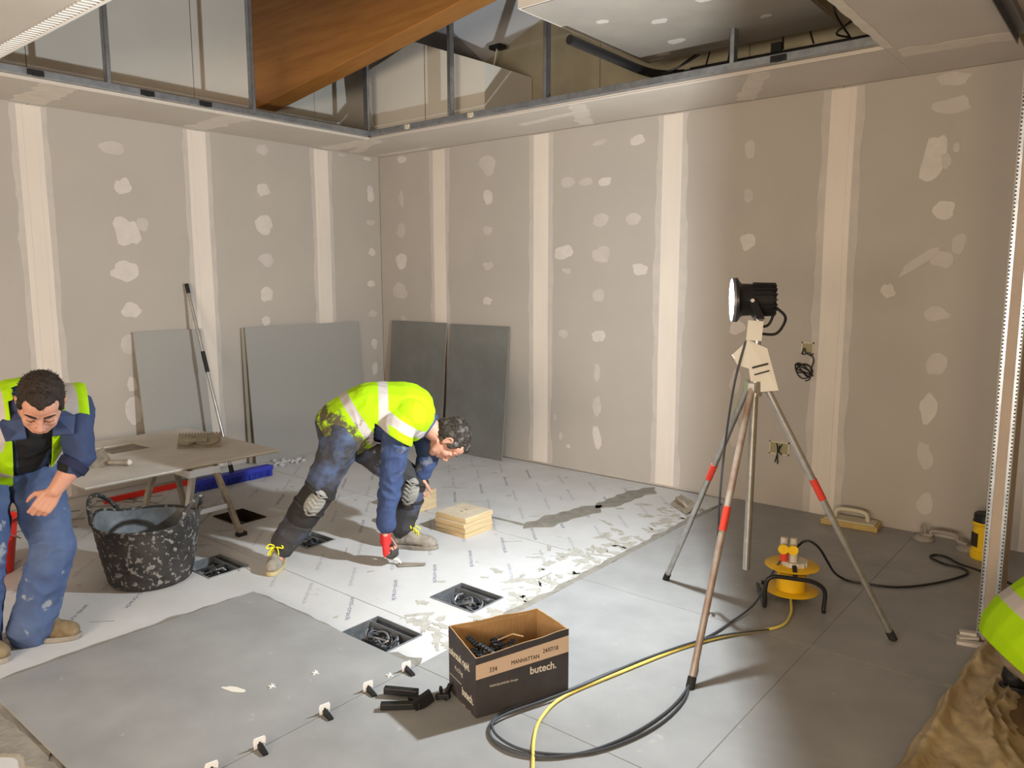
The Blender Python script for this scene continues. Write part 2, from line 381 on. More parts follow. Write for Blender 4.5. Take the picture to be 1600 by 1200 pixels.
wavy(mb, (3.62, -3.15), (3.80, -3.14), .06, .0002, .008, seed=14, amp=.8)
wavy(mb, (2.75, -4.50), (3.2, -4.39), .06, .0002, .008, seed=15, amp=.8); wavy(mb, (2.62, -4.42), (3.8, -4.385), .07, .0002, .01, seed=16, amp=.9)
tag(mb.build('mortar_smear', M_mortar, floor), kind='stuff')
mb = MB()
for i in range(230):
    if i < 60 or i > 150: x = 3.75 - abs(random.gauss(0, .16)); y = random.uniform(-2.7, -.3)
    elif i < 90: x = random.uniform(3.4, 3.78); y = random.uniform(-2.95, -2.75)
    else: x = random.uniform(.2, 3.7); y = random.uniform(-4.25, -.2)
    if any(h[0] - .06 < x < h[2] + .06 and h[1] - .06 < y < h[3] + .06 for h in BOX): continue
    if x > 2.52 and y < -3.1: continue
    a = random.uniform(0, math.pi); l_ = random.uniform(.02, .14 if i < 90 or i > 150 else .05)
    P = [(x + (p_ * math.cos(a) - q_ * math.sin(a)), y + (p_ * math.sin(a) + q_ * math.cos(a))) for p_, q_ in blob_poly(0, 0, l_, random.uniform(.012, .06 if i < 90 or i > 150 else .02), i, n=22, rough=.75)]
    mb.prism([(p_[0], p_[1], .0002) for p_ in P], (0, 0, .0012 + .0002 * (i % 5)))
tag(mb.build('mortar_splashes', mat('thin_dried_mortar', (.34, .32, .28), .9, c2=(.44, .42, .38), scale=20), floor), kind='stuff')

# ================================================================ WALLS
wl = B((-.12, -8, -.1), (-.013, .12, 2.8), 'wall_left', M_board); tag(wl, kind='structure')
wr = B((-.12, .013, -.1), (8.5, .12, 2.8), 'wall_right', M_board); tag(wr, kind='structure')
ye = [0, -.70, -1.91, -3.12, -4.32, -5.52, -6.7, -7.9]
for a, b in zip(ye, ye[1:]): B((-.013, b + .002, .006), (0, a - .002, 2.8), 'plasterboard', M_board, wl)
xe = [0, .835, 2.03, 3.24, 4.43, 5.63, 6.83, 8.03]
for a, b in zip(xe, xe[1:]): B((a + .002, 0, .006), (b - .002, .013, 2.8), 'plasterboard', M_board, wr)
def joint(wallp, at, w0, seed, side):
    # wide irregular skim with the flatter tape band and its ribs
    def P(s_, z, t): return (t, s_, z) if side == 'L' else (s_, -t, z)
    mb = MB(); n = 46; A = []; Bb = []
    for i in range(n + 1):
        z = .02 + 2.77 * i / n
        st = .5 * round(2.2 * noise.noise(Vector((z * .9, seed, 2)))) * .03
        A.append((at + w0 / 2 + .02 * noise.noise(Vector((z * 4, seed, 0))) + st, z)); Bb.append((at - w0 / 2 + .02 * noise.noise(Vector((z * 4, seed, 9))) - .5 * st - .012 * noise.noise(Vector((z * 13, seed, 4))), z))
    for (z0, (a0, a1), (b0, b1)) in [(0, (A[i], A[i + 1]), (Bb[i], Bb[i + 1])) for i in range(n)]:
        q = [P(a0[0], a0[1], .0009), P(a1[0], a1[1], .0009), P(b1[0], b1[1], .0009), P(b0[0], b0[1], .0009)]
        q2 = [P(a0[0], a0[1], 0.0001), P(a1[0], a1[1], .0001), P(b1[0], b1[1], .0001), P(b0[0], b0[1], .0001)]
        mb.add(q + q2, [(0, 1, 2, 3), (0, 4, 5, 1), (2, 6, 7, 3)])
    mb.build('joint_filler', M_fill2, wallp)
    mb = MB()
    c = at + .008 * noise.noise(Vector((seed, 5, 5)))
    for (a, b, t) in ((-.078, -.040, .0016), (-.0395, .044, .0026), (.0445, .078, .0016)):
        for i in range(24):
            z0 = .02 + 2.77 * i / 24; z1 = .02 + 2.77 * (i + 1) / 24
            o0 = .006 * noise.noise(Vector((z0 * 1.2, seed, a))); o1 = .006 * noise.noise(Vector((z1 * 1.2, seed, a)))
            mb.add([P(c + a + o0, z0, .0009), P(c + b + o0, z0, .0009), P(c + b + o1, z1, .0009), P(c + a + o1, z1, .0009),
                    P(c + a + o0, z0, t), P(c + b + o0, z0, t), P(c + b + o1, z1, t), P(c + a + o1, z1, t)], [(4, 5, 6, 7), (0, 1, 5, 4), (1, 2, 6, 5), (2, 3, 7, 6), (3, 0, 4, 7)])
    mb.build('joint_tape', M_tape, wallp)
for i, y in enumerate(ye[1:6]): joint(wl, y, .235, i + 1, 'L')
for i, x in enumerate(xe[1:]): joint(wr, x, .25, i + 11, 'R')
PL = [(-2.57, 2.57, .191, .088), (-2.52, 2.3, .124, .119), (-2.51, 1.97, .183, .237), (-2.39, 2.03, .093, .109), (-2.54, 1.67, .197, .135), (-2.52, 1.37, .147, .106), (-2.56, 1.11, .134, .137), (-2.55, .8, .07, .116), (-2.55, .6, .12, .25), (-1.31, 2.71, .113, .088), (-1.32, 2.38, .12, .108), (-1.33, 2.07, .166, .154), (-1.32, 1.78, .149, .116), (-1.33, 1.47, .122, .132), (-1.35, 1.24, .075, .076), (-.46, 2.77, .088, .027), (-.15, 2.77, .101, .033), (-.12, 2.44, .088, .178), (-.13, 2.16, .111, .05), (-.12, 1.87, .088, .068), (-.14, 1.56, .089, .068), (-.13, 1.26, .105, .064), (-.12, .96, .075, .099), (-.12, .7, .076, .124)]
PR = [(.33, 2.75, .136, .06), (.32, 2.38, .064, .152), (.3, 2.07, .111, .123), (.3, 1.78, .15, .168), (.27, 1.49, .2, .151), (1.44, 2.6, .187, .164), (1.44, 2.32, .113, .116), (1.43, 2.03, .099, .09), (1.44, 1.72, .106, .079), (1.43, 1.41, .115, .074), (.32, 1.22, .094, .051), (2.61, 2.66, .124, .039), (2.94, 2.64, .133, .075), (2.3, 2.38, .14, .081), (2.49, 2.37, .122, .065), (2.66, 2.36, .113, .068), (2.63, 2.06, .138, .099), (2.92, 2.06, .135, .082), (2.26, 1.82, .182, .104), (2.3, 1.67, .09, .042), (2.63, 1.8, .181, .121), (2.99, 1.68, .14, .088), (2.61, 1.47, .116, .097), (2.27, 1.15, .092, .07), (2.62, 1.15, .135, .093), (2.61, .85, .062, .142), (2.61, .57, .075, .159), (2.62, .31, .075, .204), (2.25, .28, .034, .067), (2.19, .43, .034, .05), (2.33, .2, .04, .033), (3.83, 2.48, .072, .114), (3.83, 2.17, .061, .099), (3.84, 1.86, .101, .117), (5.04, 2.75, .169, .078), (5.04, 2.6, .198, .088), (4.96, 2.31, .129, .294), (5.03, 2.29, .058, .089), (5.08, 2.36, .036, .057), (5.04, 2.01, .111, .105), (5.13, 1.81, .081, .104), (5.05, 1.72, .128, .096), (4.76, 1.53, .076, .096), (5.04, 1.39, .129, .084), (5.06, 1.09, .118, .123), (5.03, .81, .09, .193), (5.03, .52, .082, .161), (5.05, .21, .082, .143), (3.79, 1.27, .115, .11), (3.79, .88, .076, .168), (3.79, .5, .08, .2)]
for i, (c, z, w_, h_) in enumerate(PL):
    P = blob_poly(c, z, w_, h_, i); MB().prism([(.0001, p[0], p[1]) for p in P], (.0010 + .0003 * (i % 4), 0, 0)).build('filler_patch', M_fill if i % 3 else M_fill2, wl)
for i, (c, z, w_, h_) in enumerate(PR):
    P = blob_poly(c, z, w_, h_, i + 50, rot=random.uniform(-.25, .25)); MB().prism([(p[0], -.0001, p[1]) for p in P], (0, -.0010 - .0003 * (i % 5), 0)).build('filler_patch', M_fill2 if i % 3 else M_fill, wr)
P = blob_poly(4.925, 1.71, .24, .055, 99, rot=math.radians(37)); MB().prism([(p[0], -.0001, p[1]) for p in P], (0, -.0027, 0)).build('filler_patch', M_fill2, wr)

# sockets cut in the right wall, with loose wires
def socket(x, z, w_, h_, label, wires, coil=False):
    t = empty('electrical_socket_box', (x, 0, z), label, 'socket box')
    mb = MB(); fr = .009
    for a, b in (((-w_ / 2, -h_ / 2), (w_ / 2, -h_ / 2 + fr)), ((-w_ / 2, h_ / 2 - fr), (w_ / 2, h_ / 2)), ((-w_ / 2, -h_ / 2), (-w_ / 2 + fr, h_ / 2)), ((w_ / 2 - fr, -h_ / 2), (w_ / 2, h_ / 2))):
        mb.box((x + a[0], -.006, z + a[1]), (x + b[0], .010, z + b[1]))
    mb.build('frame', M_cream, t)
    B((x - w_ / 2 + fr, -.0015, z - h_ / 2 + fr), (x + w_ / 2 - fr, .0, z + h_ / 2 - fr), 'recess', mat('socket_lining', (.32, .28, .17), .9), t)
    for wp in wires: MB().tube(smoothpath([(x + a, -b, z + c) for a, b, c in wp], 5), .004, 6).build('wire', M_black, t, smooth=True)
    if coil:
        for q in range(4):
            pts = [(x - .01 + (.055 + .006 * math.sin(q * 2)) * math.cos(a + q), -.015 - .008 * q, z - .145 + (.030 + .006 * q) * math.sin(a) - .01 * math.cos(a * 2 + q)) for a in [2 * math.pi * i / 18 for i in range(18)]]
            MB().tube(pts, .0042, 6, closed=True).build('wire', M_black, t, smooth=True)
socket(4.285, 1.142, .082, .082, 'small square wall box with long black wires coiled below it', [[(-.02, 0, 0), (0, .03, -.03), (.045, .02, -.06), (.04, .02, -.12)], [(-.03, 0, 0), (-.02, .03, -.04), (.02, .02, -.03), (.05, .02, -.08), (.03, .02, -.14)], [(-.02, .02, -.16), (.03, .02, -.2), (.0, .02, -.22)]], True)
socket(4.125, .437, .14, .092, 'double white wall box with two short wires, behind the tripod legs', [[(-.02, 0, .03), (.0, .03, -.02), (-.02, .02, -.1)], [(.02, 0, .03), (0, .03, -.03), (-.0, .02, -.11)], [(0, 0, .02), (.01, .03, -.02), (.03, .03, -.04)]])

# ================================================================ CEILING (soffit round an opening)
ceil = B((0, -.715, 2.803), (4.84, 0, 2.815), 'ceiling', M_soffit); tag(ceil, kind='structure')
B((0, -8, 2.803), (.715, -.716, 2.815), 'ceiling_panel', M_soffit, ceil)
B((.715, -8, 2.803), (4.84, -3.63, 2.815), 'ceiling_panel', M_soffit, ceil)
B((4.841, -8, 2.803), (5.405, 0, 2.815), 'ceiling_panel', M_soffit, ceil)
B((5.47, -8, 2.803), (8.5, 0, 2.815), 'ceiling_panel', M_soffit, ceil)
# filled joints on the soffit
def cstrip(p, q, w_, seed, m=mat('soffit_filler', (.74, .67, .59), .9, c2=(.68, .61, .53), scale=9)):
    mb = MB(); wavy(mb, p, q, w_, 2.8020 - .0003 * (seed % 5), 2.803, seed=seed, amp=.3, taper=False); mb.build('joint_filler', m, ceil)
for i, y in enumerate((-.62, -1.92, -3.13)): cstrip((.01, y), (.70, y - .02), .20, 40 + i)
for i, x in enumerate((2.75, 4.05)): cstrip((x - .25, -.04), (x + .1, -.66), .12, 50 + i)
cstrip((.02, -.33), (.7, -.64), .10, 61); cstrip((.05, -.05), (.75, -.06), .09, 62); cstrip((2.1, -.35), (2.75, -.45), .07, 63)
cstrip((4.86, -.7), (4.87, -3.4), .05, 64); cstrip((4.88, -.55), (5.39, -.53), .15, 65)
# beads along the edge of the near ceiling: white corner bead with tabs
cb = empty('trim_1', (2, -3.63, 2.8), kind='structure')
MB().bar((.72, -3.628, 2.797), (4.84, -3.628, 2.797), .008, .008).build('corner_bead', M_white, cb)
mb = MB()
for i in range(100):
    x = .74 + i * .041; mb.bar((x, -3.63, 2.7985), (x - .012, -3.70, 2.7985), .007, .005)
tag(mb.build('bead_tabs', M_white, cb), kind='stuff')
# steel track on the inner edge, with studs
def track(p, q, lab):
    t = empty(lab, p, kind='structure')
    d = (Vector(q) - Vector(p)).normalized(); n = Vector((-d.y, d.x, 0))
    mb = MB(); p_, q_ = Vector(p), Vector(q)
    mb.bar(p_ + Vector((0, 0, .018)), q_ + Vector((0, 0, .018)), .05, .004)
    for s_ in (-1, 1): mb.bar(p_ + n * .025 * s_ + Vector((0, 0, .036)), q_ + n * .025 * s_ + Vector((0, 0, .036)), .002, .038)
    mb.bar(p_ - n * .0 + Vector((0, 0, .056)), q_ + Vector((0, 0, .056)), .012, .012)
    mb.build('track', M_steel, t)
    return t
t1 = track((.745, -3.62, 2.8), (.745, -.745, 2.8), 'trim_2')
t2 = track((.745, -.745, 2.8), (4.86, -.745, 2.8), 'trim_4')
MB().box((.70, -3.62, 2.795), (.722, -.70, 2.80)).box((.70, -.722, 2.795), (4.84, -.70, 2.80)).build('edge_bead', M_tape, t1)
def stud(x, y, z1, along):
    o = MB()
    a, b = (.024, .014) if along == 'y' else (.014, .024)
    o.box((x - a, y - b, 2.82), (x + a, y - b + .0015, z1)).box((x - a, y + b - .0015, 2.82), (x + a, y + b, z1))
    if along == 'y': o.box((x + a - .0015, y - b, 2.82), (x + a, y + b, z1))
    else: o.box((x - a, y + b - .0015, 2.82), (x + a, y + b, z1)).box((x - a, y - b, 2.82), (x - a + .0015, y + b, z1)).box((x + a - .0015, y - b, 2.82), (x + a, y + b, z1))
    return o
for x, y, z1, lb in ((.745, -2.90, 4.3, 'thin steel stud on the left ceiling track, left of the timber beam'), (.745, -1.86, 4.1, 'thin steel stud on the left ceiling track, in front of the timber beam'), (.745, -.765, 3.95, 'thin steel stud at the corner where the two ceiling tracks meet'), (1.72, -.745, 3.9, 'thin steel stud on the right ceiling track, nearest to the corner'), (2.65, -.745, 4.0, 'thin steel stud on the right ceiling track, beside the black pipe end'), (4.02, -.745, 3.2, 'short wide steel stud under the suspended board, at right of the track')):
    tag(stud(x, y, z1, 'y' if x < .8 else 'x').build('metal_stud', M_steel), lb, 'stud')
lbs = ['black clip on the left ceiling track, nearest the frame edge', 'black clip on the left ceiling track, beside the left stud', 'black clip on the left ceiling track, nearest the timber beam', 'black clip on the right ceiling track, near the cables', 'small pale clip on the right ceiling track, near the corner', 'small pale clip on the right ceiling track, left of the second stud']
for (x, y, ax, m), lb in zip(((.775, -3.33, 'y', M_black), (.775, -2.66, 'y', M_black), (.775, -2.13 - .12, 'y', M_black), (4.30, -.775, 'x', M_black), (1.25, -.775, 'x', M_cream), (1.95, -.775, 'x', M_cream)), lbs):
    s_ = 1 if m is M_black else .6
    mb = MB()
    if ax == 'y': mb.box((x - .004, y - .045 * s_, 2.815), (x + .006, y + .045 * s_, 2.85)); mb.box((x - .002, y - .02 * s_, 2.812), (x + .010, y + .02 * s_, 2.83))
    else: mb.box((x - .045 * s_, y - .006, 2.815), (x + .045 * s_, y + .004, 2.85)); mb.box((x - .02 * s_, y - .010, 2.812), (x + .02 * s_, y + .002, 2.83))
    tag(mb.build('track_clip', m, bevel=.002), lb, 'clip')
# dark steel angle at far right of the ceiling
tr = MB(); tr.box((5.405, -8, 2.765), (5.41, -.5, 2.815)).box((5.405, -8, 2.81), (5.47, -.5, 2.815)).box((5.466, -8, 2.765), (5.47, -.5, 2.815))
tag(tr.build('trim_3', M_dsteel), kind='structure')

# ================================================================ UPPER VOID
ul = B((-.12, -8, 2.8), (-.014, .1, 5.4), 'wall_left_upper', M_upper); tag(ul, kind='structure')
for a, b in ((0, -.75), (-.75, -1.905), (-1.905, -3.105), (-3.105, -4.3), (-4.3, -5.5), (-5.5, -6.7)): B((-.014, b + .003, 2.816), (0, a - .003, 5.4), 'plasterboard', M_upper, ul)
ur = B((-.12, .014, 2.8), (8.5, .12, 5.6), 'wall_right_upper', M_upshade); tag(ur, kind='structure')
for a, b, m in ((0, .52, M_upper), (.52, 1.41, M_upper), (1.41, 2.6, M_upshade), (2.6, 3.8, M_upshade), (3.8, 5.0, M_upshade), (5, 6.2, M_upshade), (6.2, 8.4, M_upshade)): B((a + .003, 0, 2.816), (b - .003, .014, 5.0), 'plasterboard', m, ur)
# light clad column in the corner of the void
MB().prism([(.66, -.60, 2.817), (1.94, -.60, 2.817), (1.94, -.60, 3.25), (1.15, -.60, 3.55), (.80, -.60, 3.46), (.52, -.60, 3.40)], (0, .59, 0)).build('bulkhead_panel', M_upper, ur)
B((1.285, -.602, 2.817), (1.289, -.598, 3.49), 'board_joint', M_slot, ur)
prof = [(-.02, 3.42), (.52, 3.80), (1.41, 3.46), (2.6, 3.9), (5.0, 4.5), (8.4, 5.2)]
uc = empty('ceiling_upper', (0, 0, 3.4), kind='structure')
for (a, b) in zip(prof, prof[1:]):
    for (y0, y1) in ((0, -1.2), (-1.2, -2.4), (-2.4, -3.6), (-3.6, -8)):
        s_ = .42
        V = [(a[0], y0, a[1] - s_ * y0), (b[0], y0, b[1] - s_ * y0), (b[0], y1 + .004, b[1] - s_ * y1), (a[0], y1 + .004, a[1] - s_ * y1)]
        MB().prism(V, (0, 0, .02)).build('ceiling_panel', M_ceilup, uc)
# glulam beam: rises away from the left wall
bz = .143
mb = MB(); V = []
for x in (-.0, 7.5):
    for (y, z) in ((-1.355, 3.05), (-1.165, 3.05), (-1.165, 4.35), (-1.355, 4.35)): V.append((x, y, z + bz * x))
mb.add(V, [(0, 1, 2, 3), (4, 5, 6, 7), (0, 1, 5, 4), (1, 2, 6, 5), (2, 3, 7, 6), (3, 0, 4, 7)])
tag(mb.build('timber_beam', M_beam, bevel=.006), 'large orange-brown laminated timber beam rising through the ceiling opening', 'beam')
# suspended plasterboard island with steel frame
t = empty('suspended_ceiling_panel', (3.9, -1.1, 3.05), 'suspended grey plasterboard panel hanging in the ceiling opening', 'ceiling panel')
B((3.27, -1.80, 3.05), (4.52, -.42, 3.075), 'board', mat('island_board', (.30, .265, .225), .85, c2=(.26, .23, .20), scale=3), t)
B((3.262, -1.81, 3.05), (3.27, -.42, 3.16), 'side_board', M_soffit, t); B((3.262, -1.818, 3.05), (4.52, -1.81, 3.16), 'side_board', M_soffit, t)
for x in (3.45, 3.9, 4.35): B((x, -1.80, 3.08), (x + .045, -.45, 3.11), 'steel_rail', M_steel, t)
B((3.262, -1.9, 3.165), (4.52, -1.8, 3.17), 'steel_rail', M_steel, t)
for (x, y, w_, h_) in ((3.75, -1.15, .1, .08), (3.65, -.75, .12, .09), (4.1, -1.3, .08, .06), (3.5, -1.35, .07, .06), (4.25, -.85, .07, .05), (3.45, -.55, .1, .05)):
    P = blob_poly(x, y, w_, h_, x * 9); MB().prism([(p[0], p[1], 3.0499) for p in P], (0, 0, -.001)).build('filler_patch', M_fill2, t)
# black insulated pipes with loose wires
t = empty('insulated_pipe', (3.35, -.4, 2.95), 'black foam-insulated pipe run bending under the suspended panel', 'pipe')
MB().tube(smoothpath([(3.345, -1.45, 2.96), (3.345, -1.0, 2.955), (3.35, -.62, 2.95), (3.41, -.45, 2.95), (3.52, -.39, 2.95)], 6), .028, 10).build('pipe', M_black, t, smooth=True)
MB().tube(smoothpath([(3.52, -.39, 2.95), (4.1, -.385, 2.955), (4.72, -.38, 2.96)], 6), .022, 10).build('pipe', M_black, t, smooth=True)
MB().tube([(3.60, -.46, 2.95), (4.75, -.45, 2.95)], .012, 8).build('pipe', M_black, t, smooth=True)
MB().box((4.12, -.44, 2.96), (4.18, -.40, 3.02)).build('pipe_bracket', M_black, t)
ws = [((3.42, -.5, 2.93), (3.5, -.6, 2.92), (3.6, -.58, 2.95), (3.68, -.5, 3.02)), ((4.60, -.5, 2.95), (4.60, -.8, 3.03), (4.62, -.7, 3.2)), ((4.6, -.5, 2.95), (4.62, -.8, 2.9), (4.7, -.7, 3.0), (4.68, -.5, 3.15)), ((4.75, -.55, 2.9), (4.72, -.9, 2.95), (4.68, -1.1, 3.1)), ((4.2, -.45, 2.97), (4.15, -.35, 3.15), (4.1, -.3, 3.3)), ((4.38, -.45, 2.97), (4.3, -.3, 3.12), (4.28, -.2, 3.3)), ((3.7, -.45, 2.95), (3.72, -.35, 3.2)), ((3.85, -.45, 2.95), (3.83, -.3, 3.25)), ((3.5, -.5, 2.95), (3.53, -.25, 3.1))]
t = empty('cable_bundle', (4.4, -.5, 2.95), 'loose black wires dangling at the right end of the ceiling opening', 'cables')
for wv in ws: MB().tube(smoothpath(wv, 6), .006, 6).build('wire', M_black, t, smooth=True)
# hanger rod with bracket
t = empty('threaded_hanger_rod', (1.6, -.3, 3.0), 'thin white hanger rod with black bracket beside the shaded brown upper wall', 'hanger')
MB().tube([(1.50, -.15, 2.83), (1.66, -.12, 3.52)], .007, 6).build('rod', M_paper, t); MB().box((1.60, -.16, 3.50), (1.72, -.08, 3.53)).build('bracket', M_black, t)

# ================================================================ RIGHT PARTITION END
t = empty('wall_partition', (5.6, -1.4, 0), kind='structure')
B((5.566, -1.437, .0), (5.634, -1.20, 2.8), 'partition_board', mat('post_board', (.45, .37, .31), .8, c2=(.40, .33, .28), scale=5), t)
for x0, dx in ((5.563, .018), (5.620, .018)):
    mb = MB(); mb.box((x0, -1.4405, .005), (x0 + dx, -1.4375, 2.79))
    mb.build('corner_bead', M_steel, t)
mb = MB()
for i in range(170):
    z = .05 + i * .016
    for x0 in (5.568, 5.632): mb.box((x0 - .0035, -1.4412, z), (x0 + .0035, -1.4402, z + .007))
tag(mb.build('bead_holes', M_slot, t), kind='stuff')
for x0 in (5.5635, 5.637): MB().tube([(x0, -1.441, .005), (x0, -1.441, 2.79)], .0028, 6).build('bead_nose', M_bare, t)
mb = MB()
for p, q, r in (((5.50, -1.49, .03), (5.57, -1.45, .035), .02), ((5.50, -1.52, .024), (5.60, -1.50, .03), .018), ((5.50, -1.46, .05), (5.56, -1.44, .05), .012)): mb.bar(p, q, .03, r)
tag(mb.build('plaster_offcuts', M_fill2), 'torn plasterboard scraps at the foot of the partition end', 'offcuts')
t = empty('wall_far_right', (6, -.4, 0), kind='structure')
B((5.98, -.55, 0), (6.06, -.0, 2.8), 'partition_board', M_board, t); B((5.94, -.70, 0), (5.98, -.66, 2.8), 'metal_stud', M_steel, t)
B((5.72, -.35, .02), (5.84, -.3, .16), 'board_scrap', M_fill2, t)

# ================================================================ LEANING SLABS
def slab(name, pts, th, mats, label, group=None, lines=()):
    # pts: bottom-left, bottom-right, top-right, top-left on the face towards the room
    P = [Vector(p) for p in pts]; n = (P[1] - P[0]).cross(P[3] - P[0]).normalized()
    if n.x < 0 and abs(n.x) > abs(n.y): n = -n
    if n.y > 0 and abs(n.y) > abs(n.x): n = -n
    c = P[0]
    o = empty(name, tuple((P[0] + P[1]) / 2), label, 'tile slab', group)
    mb = MB(); mb.prism(P, -n * th * .45); mb.build('slab_face', mats[0], o, bevel=.001)
    mb = MB(); mb.prism([p - n * th * .452 for p in P], -n * th * .548); mb.build('slab_body', mats[1], o, bevel=.001)
    return o
slab('large_tile', [(.17, -2.53, .021), (.17, -1.98, .021), (.03, -1.98, 1.205), (.03, -2.53, 1.205)], .012, (M_weave, M_tileedge), 'narrow pale tile slab with woven back leaning on left wall behind the broom pole')
slab('large_tile', [(.118, -1.585, .001), (.118, -.36, .001), (.04, -.36, 1.195), (.04, -1.585, 1.195)], .012, (M_weave, M_tileedge), 'wide pale tile slab with woven back leaning on left wall behind the bending man')
slab('large_tile', [(.052, -1.61, .001), (.052, -.40, .001), (.022, -.40, 1.19), (.022, -1.61, 1.19)], .01, (M_tileedge, M_tileedge), 'dark-edged tile slab hidden behind the wide pale slab, only its edge showing')
slab('large_tile', [(.17, -.13, .001), (.935, -.13, .001), (.935, -.03, 1.195), (.17, -.03, 1.195)], .012, (M_grey4, M_tileedge), 'dark grey smooth tile slab leaning on right wall, next to the room corner')
slab('large_tile', [(.985, -.14, .001), (1.705, -.14, .001), (1.705, -.03, 1.19), (.985, -.03, 1.19)], .012, (M_grey4, M_tileedge), 'dark grey smooth tile slab leaning on right wall, behind the bending man\'s head')

# ================================================================ FLOOR BOXES
labels = ['open metal floor box full of grey cables, between carton and wood stack', 'open metal floor box full of cables at the edge of the laid grey tile', 'open metal floor box with cut cable ends, right of the black tub', 'empty dark floor box opening under the trestle foot', 'open metal floor box behind the bending man\'s rear boot']
for i, (h, lb) in enumerate(zip(BOX, labels)):
    x0, y0, x1, y1 = h; t = empty('floor_box', ((x0 + x1) / 2, (y0 + y1) / 2, -.09), lb, 'floor box')
    pm = M_galvpan if i != 3 else M_slot
    B((x0 + .001, y0 + .001, -.0985), (x1 - .001, y1 - .001, -.09), 'pan', pm if i == 3 else M_dsteel, t)
    for a, b in (((x0 + .001, y0 + .001), (x1 - .001, y0 + .005)), ((x0 + .001, y1 - .005), (x1 - .001, y1 - .001)), ((x0 + .001, y0 + .005), (x0 + .005, y1 - .005)), ((x1 - .005, y0 + .005), (x1 - .001, y1 - .005))):
        B((*a, -.09), (*b, .006), 'side_wall', pm, t)
    if i == 3:
        MB().tube(smoothpath([(x0 + .05, y0 + .05, -.08), (x0 + .15, y0 + .12, -.05), (x1 - .06, y1 - .07, -.08)], 5), .02, 8).build('conduit', M_black, t, smooth=True); continue
    B((x0 + .006, y1 - .05, -.03), (x1 - .006, y1 - .046, -.0), 'inner_rail', M_galvpan, t)
    B((x0 + .05, y0 + .02, -.09), (x0 + .06, y0 + .03, .0), 'level_post', M_galvpan, t)
    cb_ = empty('cable_bundle', ((x0 + x1) / 2, (y0 + y1) / 2, -.088), ['tangle of grey cables inside the floor box nearest the carton', 'tangle of grey cables inside the floor box touching the laid tile', 'short cut cables inside the floor box beside the black tub', '', 'dark cables inside the floor box behind the rear boot'][i], 'cables')
    rnd = random.Random(i); cmx, cmy = (x0 + x1) / 2, (y0 + y1) / 2
    for q in range(15):
        if i == 2:
            a = rnd.uniform(-.5, .9); l_ = rnd.uniform(.03, .06); c_ = Vector((cmx + rnd.uniform(-.06, .07), cmy + rnd.uniform(-.05, .03), -.04 + rnd.uniform(0, .03)))
            pts = [c_ - Vector((math.cos(a), math.sin(a), .3)) * l_, c_, c_ + Vector((math.cos(a), math.sin(a), .3)) * l_]
        else:
            r_ = rnd.uniform(.04, .075); a0 = rnd.uniform(0, 6.28); c_ = Vector((cmx + rnd.uniform(-.04, .04), cmy + rnd.uniform(-.02, .02), -.055 + .003 * q))
            pts = [c_ + Vector((math.cos(a0 + s_ * .55) * r_ * 1.15, math.sin(a0 + s_ * .55) * r_ * .8, .016 * math.sin(s_ * 1.1 + q))) for s_ in range(rnd.randint(6, 11))]
        MB().tube(smoothpath(pts, 3), .0052, 6).build('cable', (M_cg, M_dsteel, M_galvpan if i != 4 else M_cg, M_black)[q % 4], cb_, smooth=True)

# ================================================================ TRESTLE WITH SLAB
ZT = .465
t = empty('folding_trestle', (1.35, -2.95, 0), 'low aluminium folding trestle carrying the pale slab behind the tub', 'trestle')
def leg(p, q, m, w_=.028): MB().bar(p, q, w_, .042, up=(1, 0, 0)).build('leg', m, t, bevel=.002); MB().bar(Vector(q) + Vector((0, -.03, .012)), Vector(q) + Vector((0, .03, .012)), .04, .024).build('foot', M_rubber, t)
leg((1.60, -2.79, ZT - .02), (1.72, -2.70, 0), M_dirtalu); leg((1.60, -2.93, ZT - .02), (1.72, -3.08, 0), M_bare)
leg((1.10, -2.80, ZT - .02), (.98, -2.68, 0), M_dirtalu); leg((1.22, -2.97, ZT - .02), (1.10, -3.06, 0), M_dirtalu)
for y in (-2.79, -2.96): MB().bar((1.08, y, ZT - .03), (1.64, y, ZT - .03), .03, .045).build('rail', M_bare, t)
for x in (1.09, 1.62): MB().bar((x, -2.77, ZT - .03), (x, -2.98, ZT - .03), .03, .045).build('rail', M_bare, t)
MB().bar((1.665, -2.745, .20), (1.665, -3.01, .20), .02, .03).build('rung', M_bare, t)
MB().box((1.58, -2.95, .30), (1.60, -2.915, ZT - .03)).build('hinge', mat('blue_plastic', (.03, .03, .15), .5), t)
sl = empty('trestle_slab', (1.0, -2.95, ZT), 'pale square tile slab with a square cutout lying on the trestle', 'tile slab')
mb = MB(); cut_rect(mb, .36, -3.55, 1.60, -2.32, ZT, ZT + .006, [(.60, -3.09, .86, -2.83)]); mb.build('slab_face', mat('dusty_slab', (.60, .57, .53), .8, c2=(.52, .49, .45), scale=5), sl)
mb = MB(); cut_rect(mb, .361, -3.549, 1.599, -2.321, ZT - .008, ZT - .0002, [(.60, -3.09, .86, -2.83)]); mb.build('slab_body', M_tileedge, sl)
B((.605, -3.085, ZT - .012), (.855, -2.835, ZT - .0085), 'cutout_backing', M_mortar, sl)
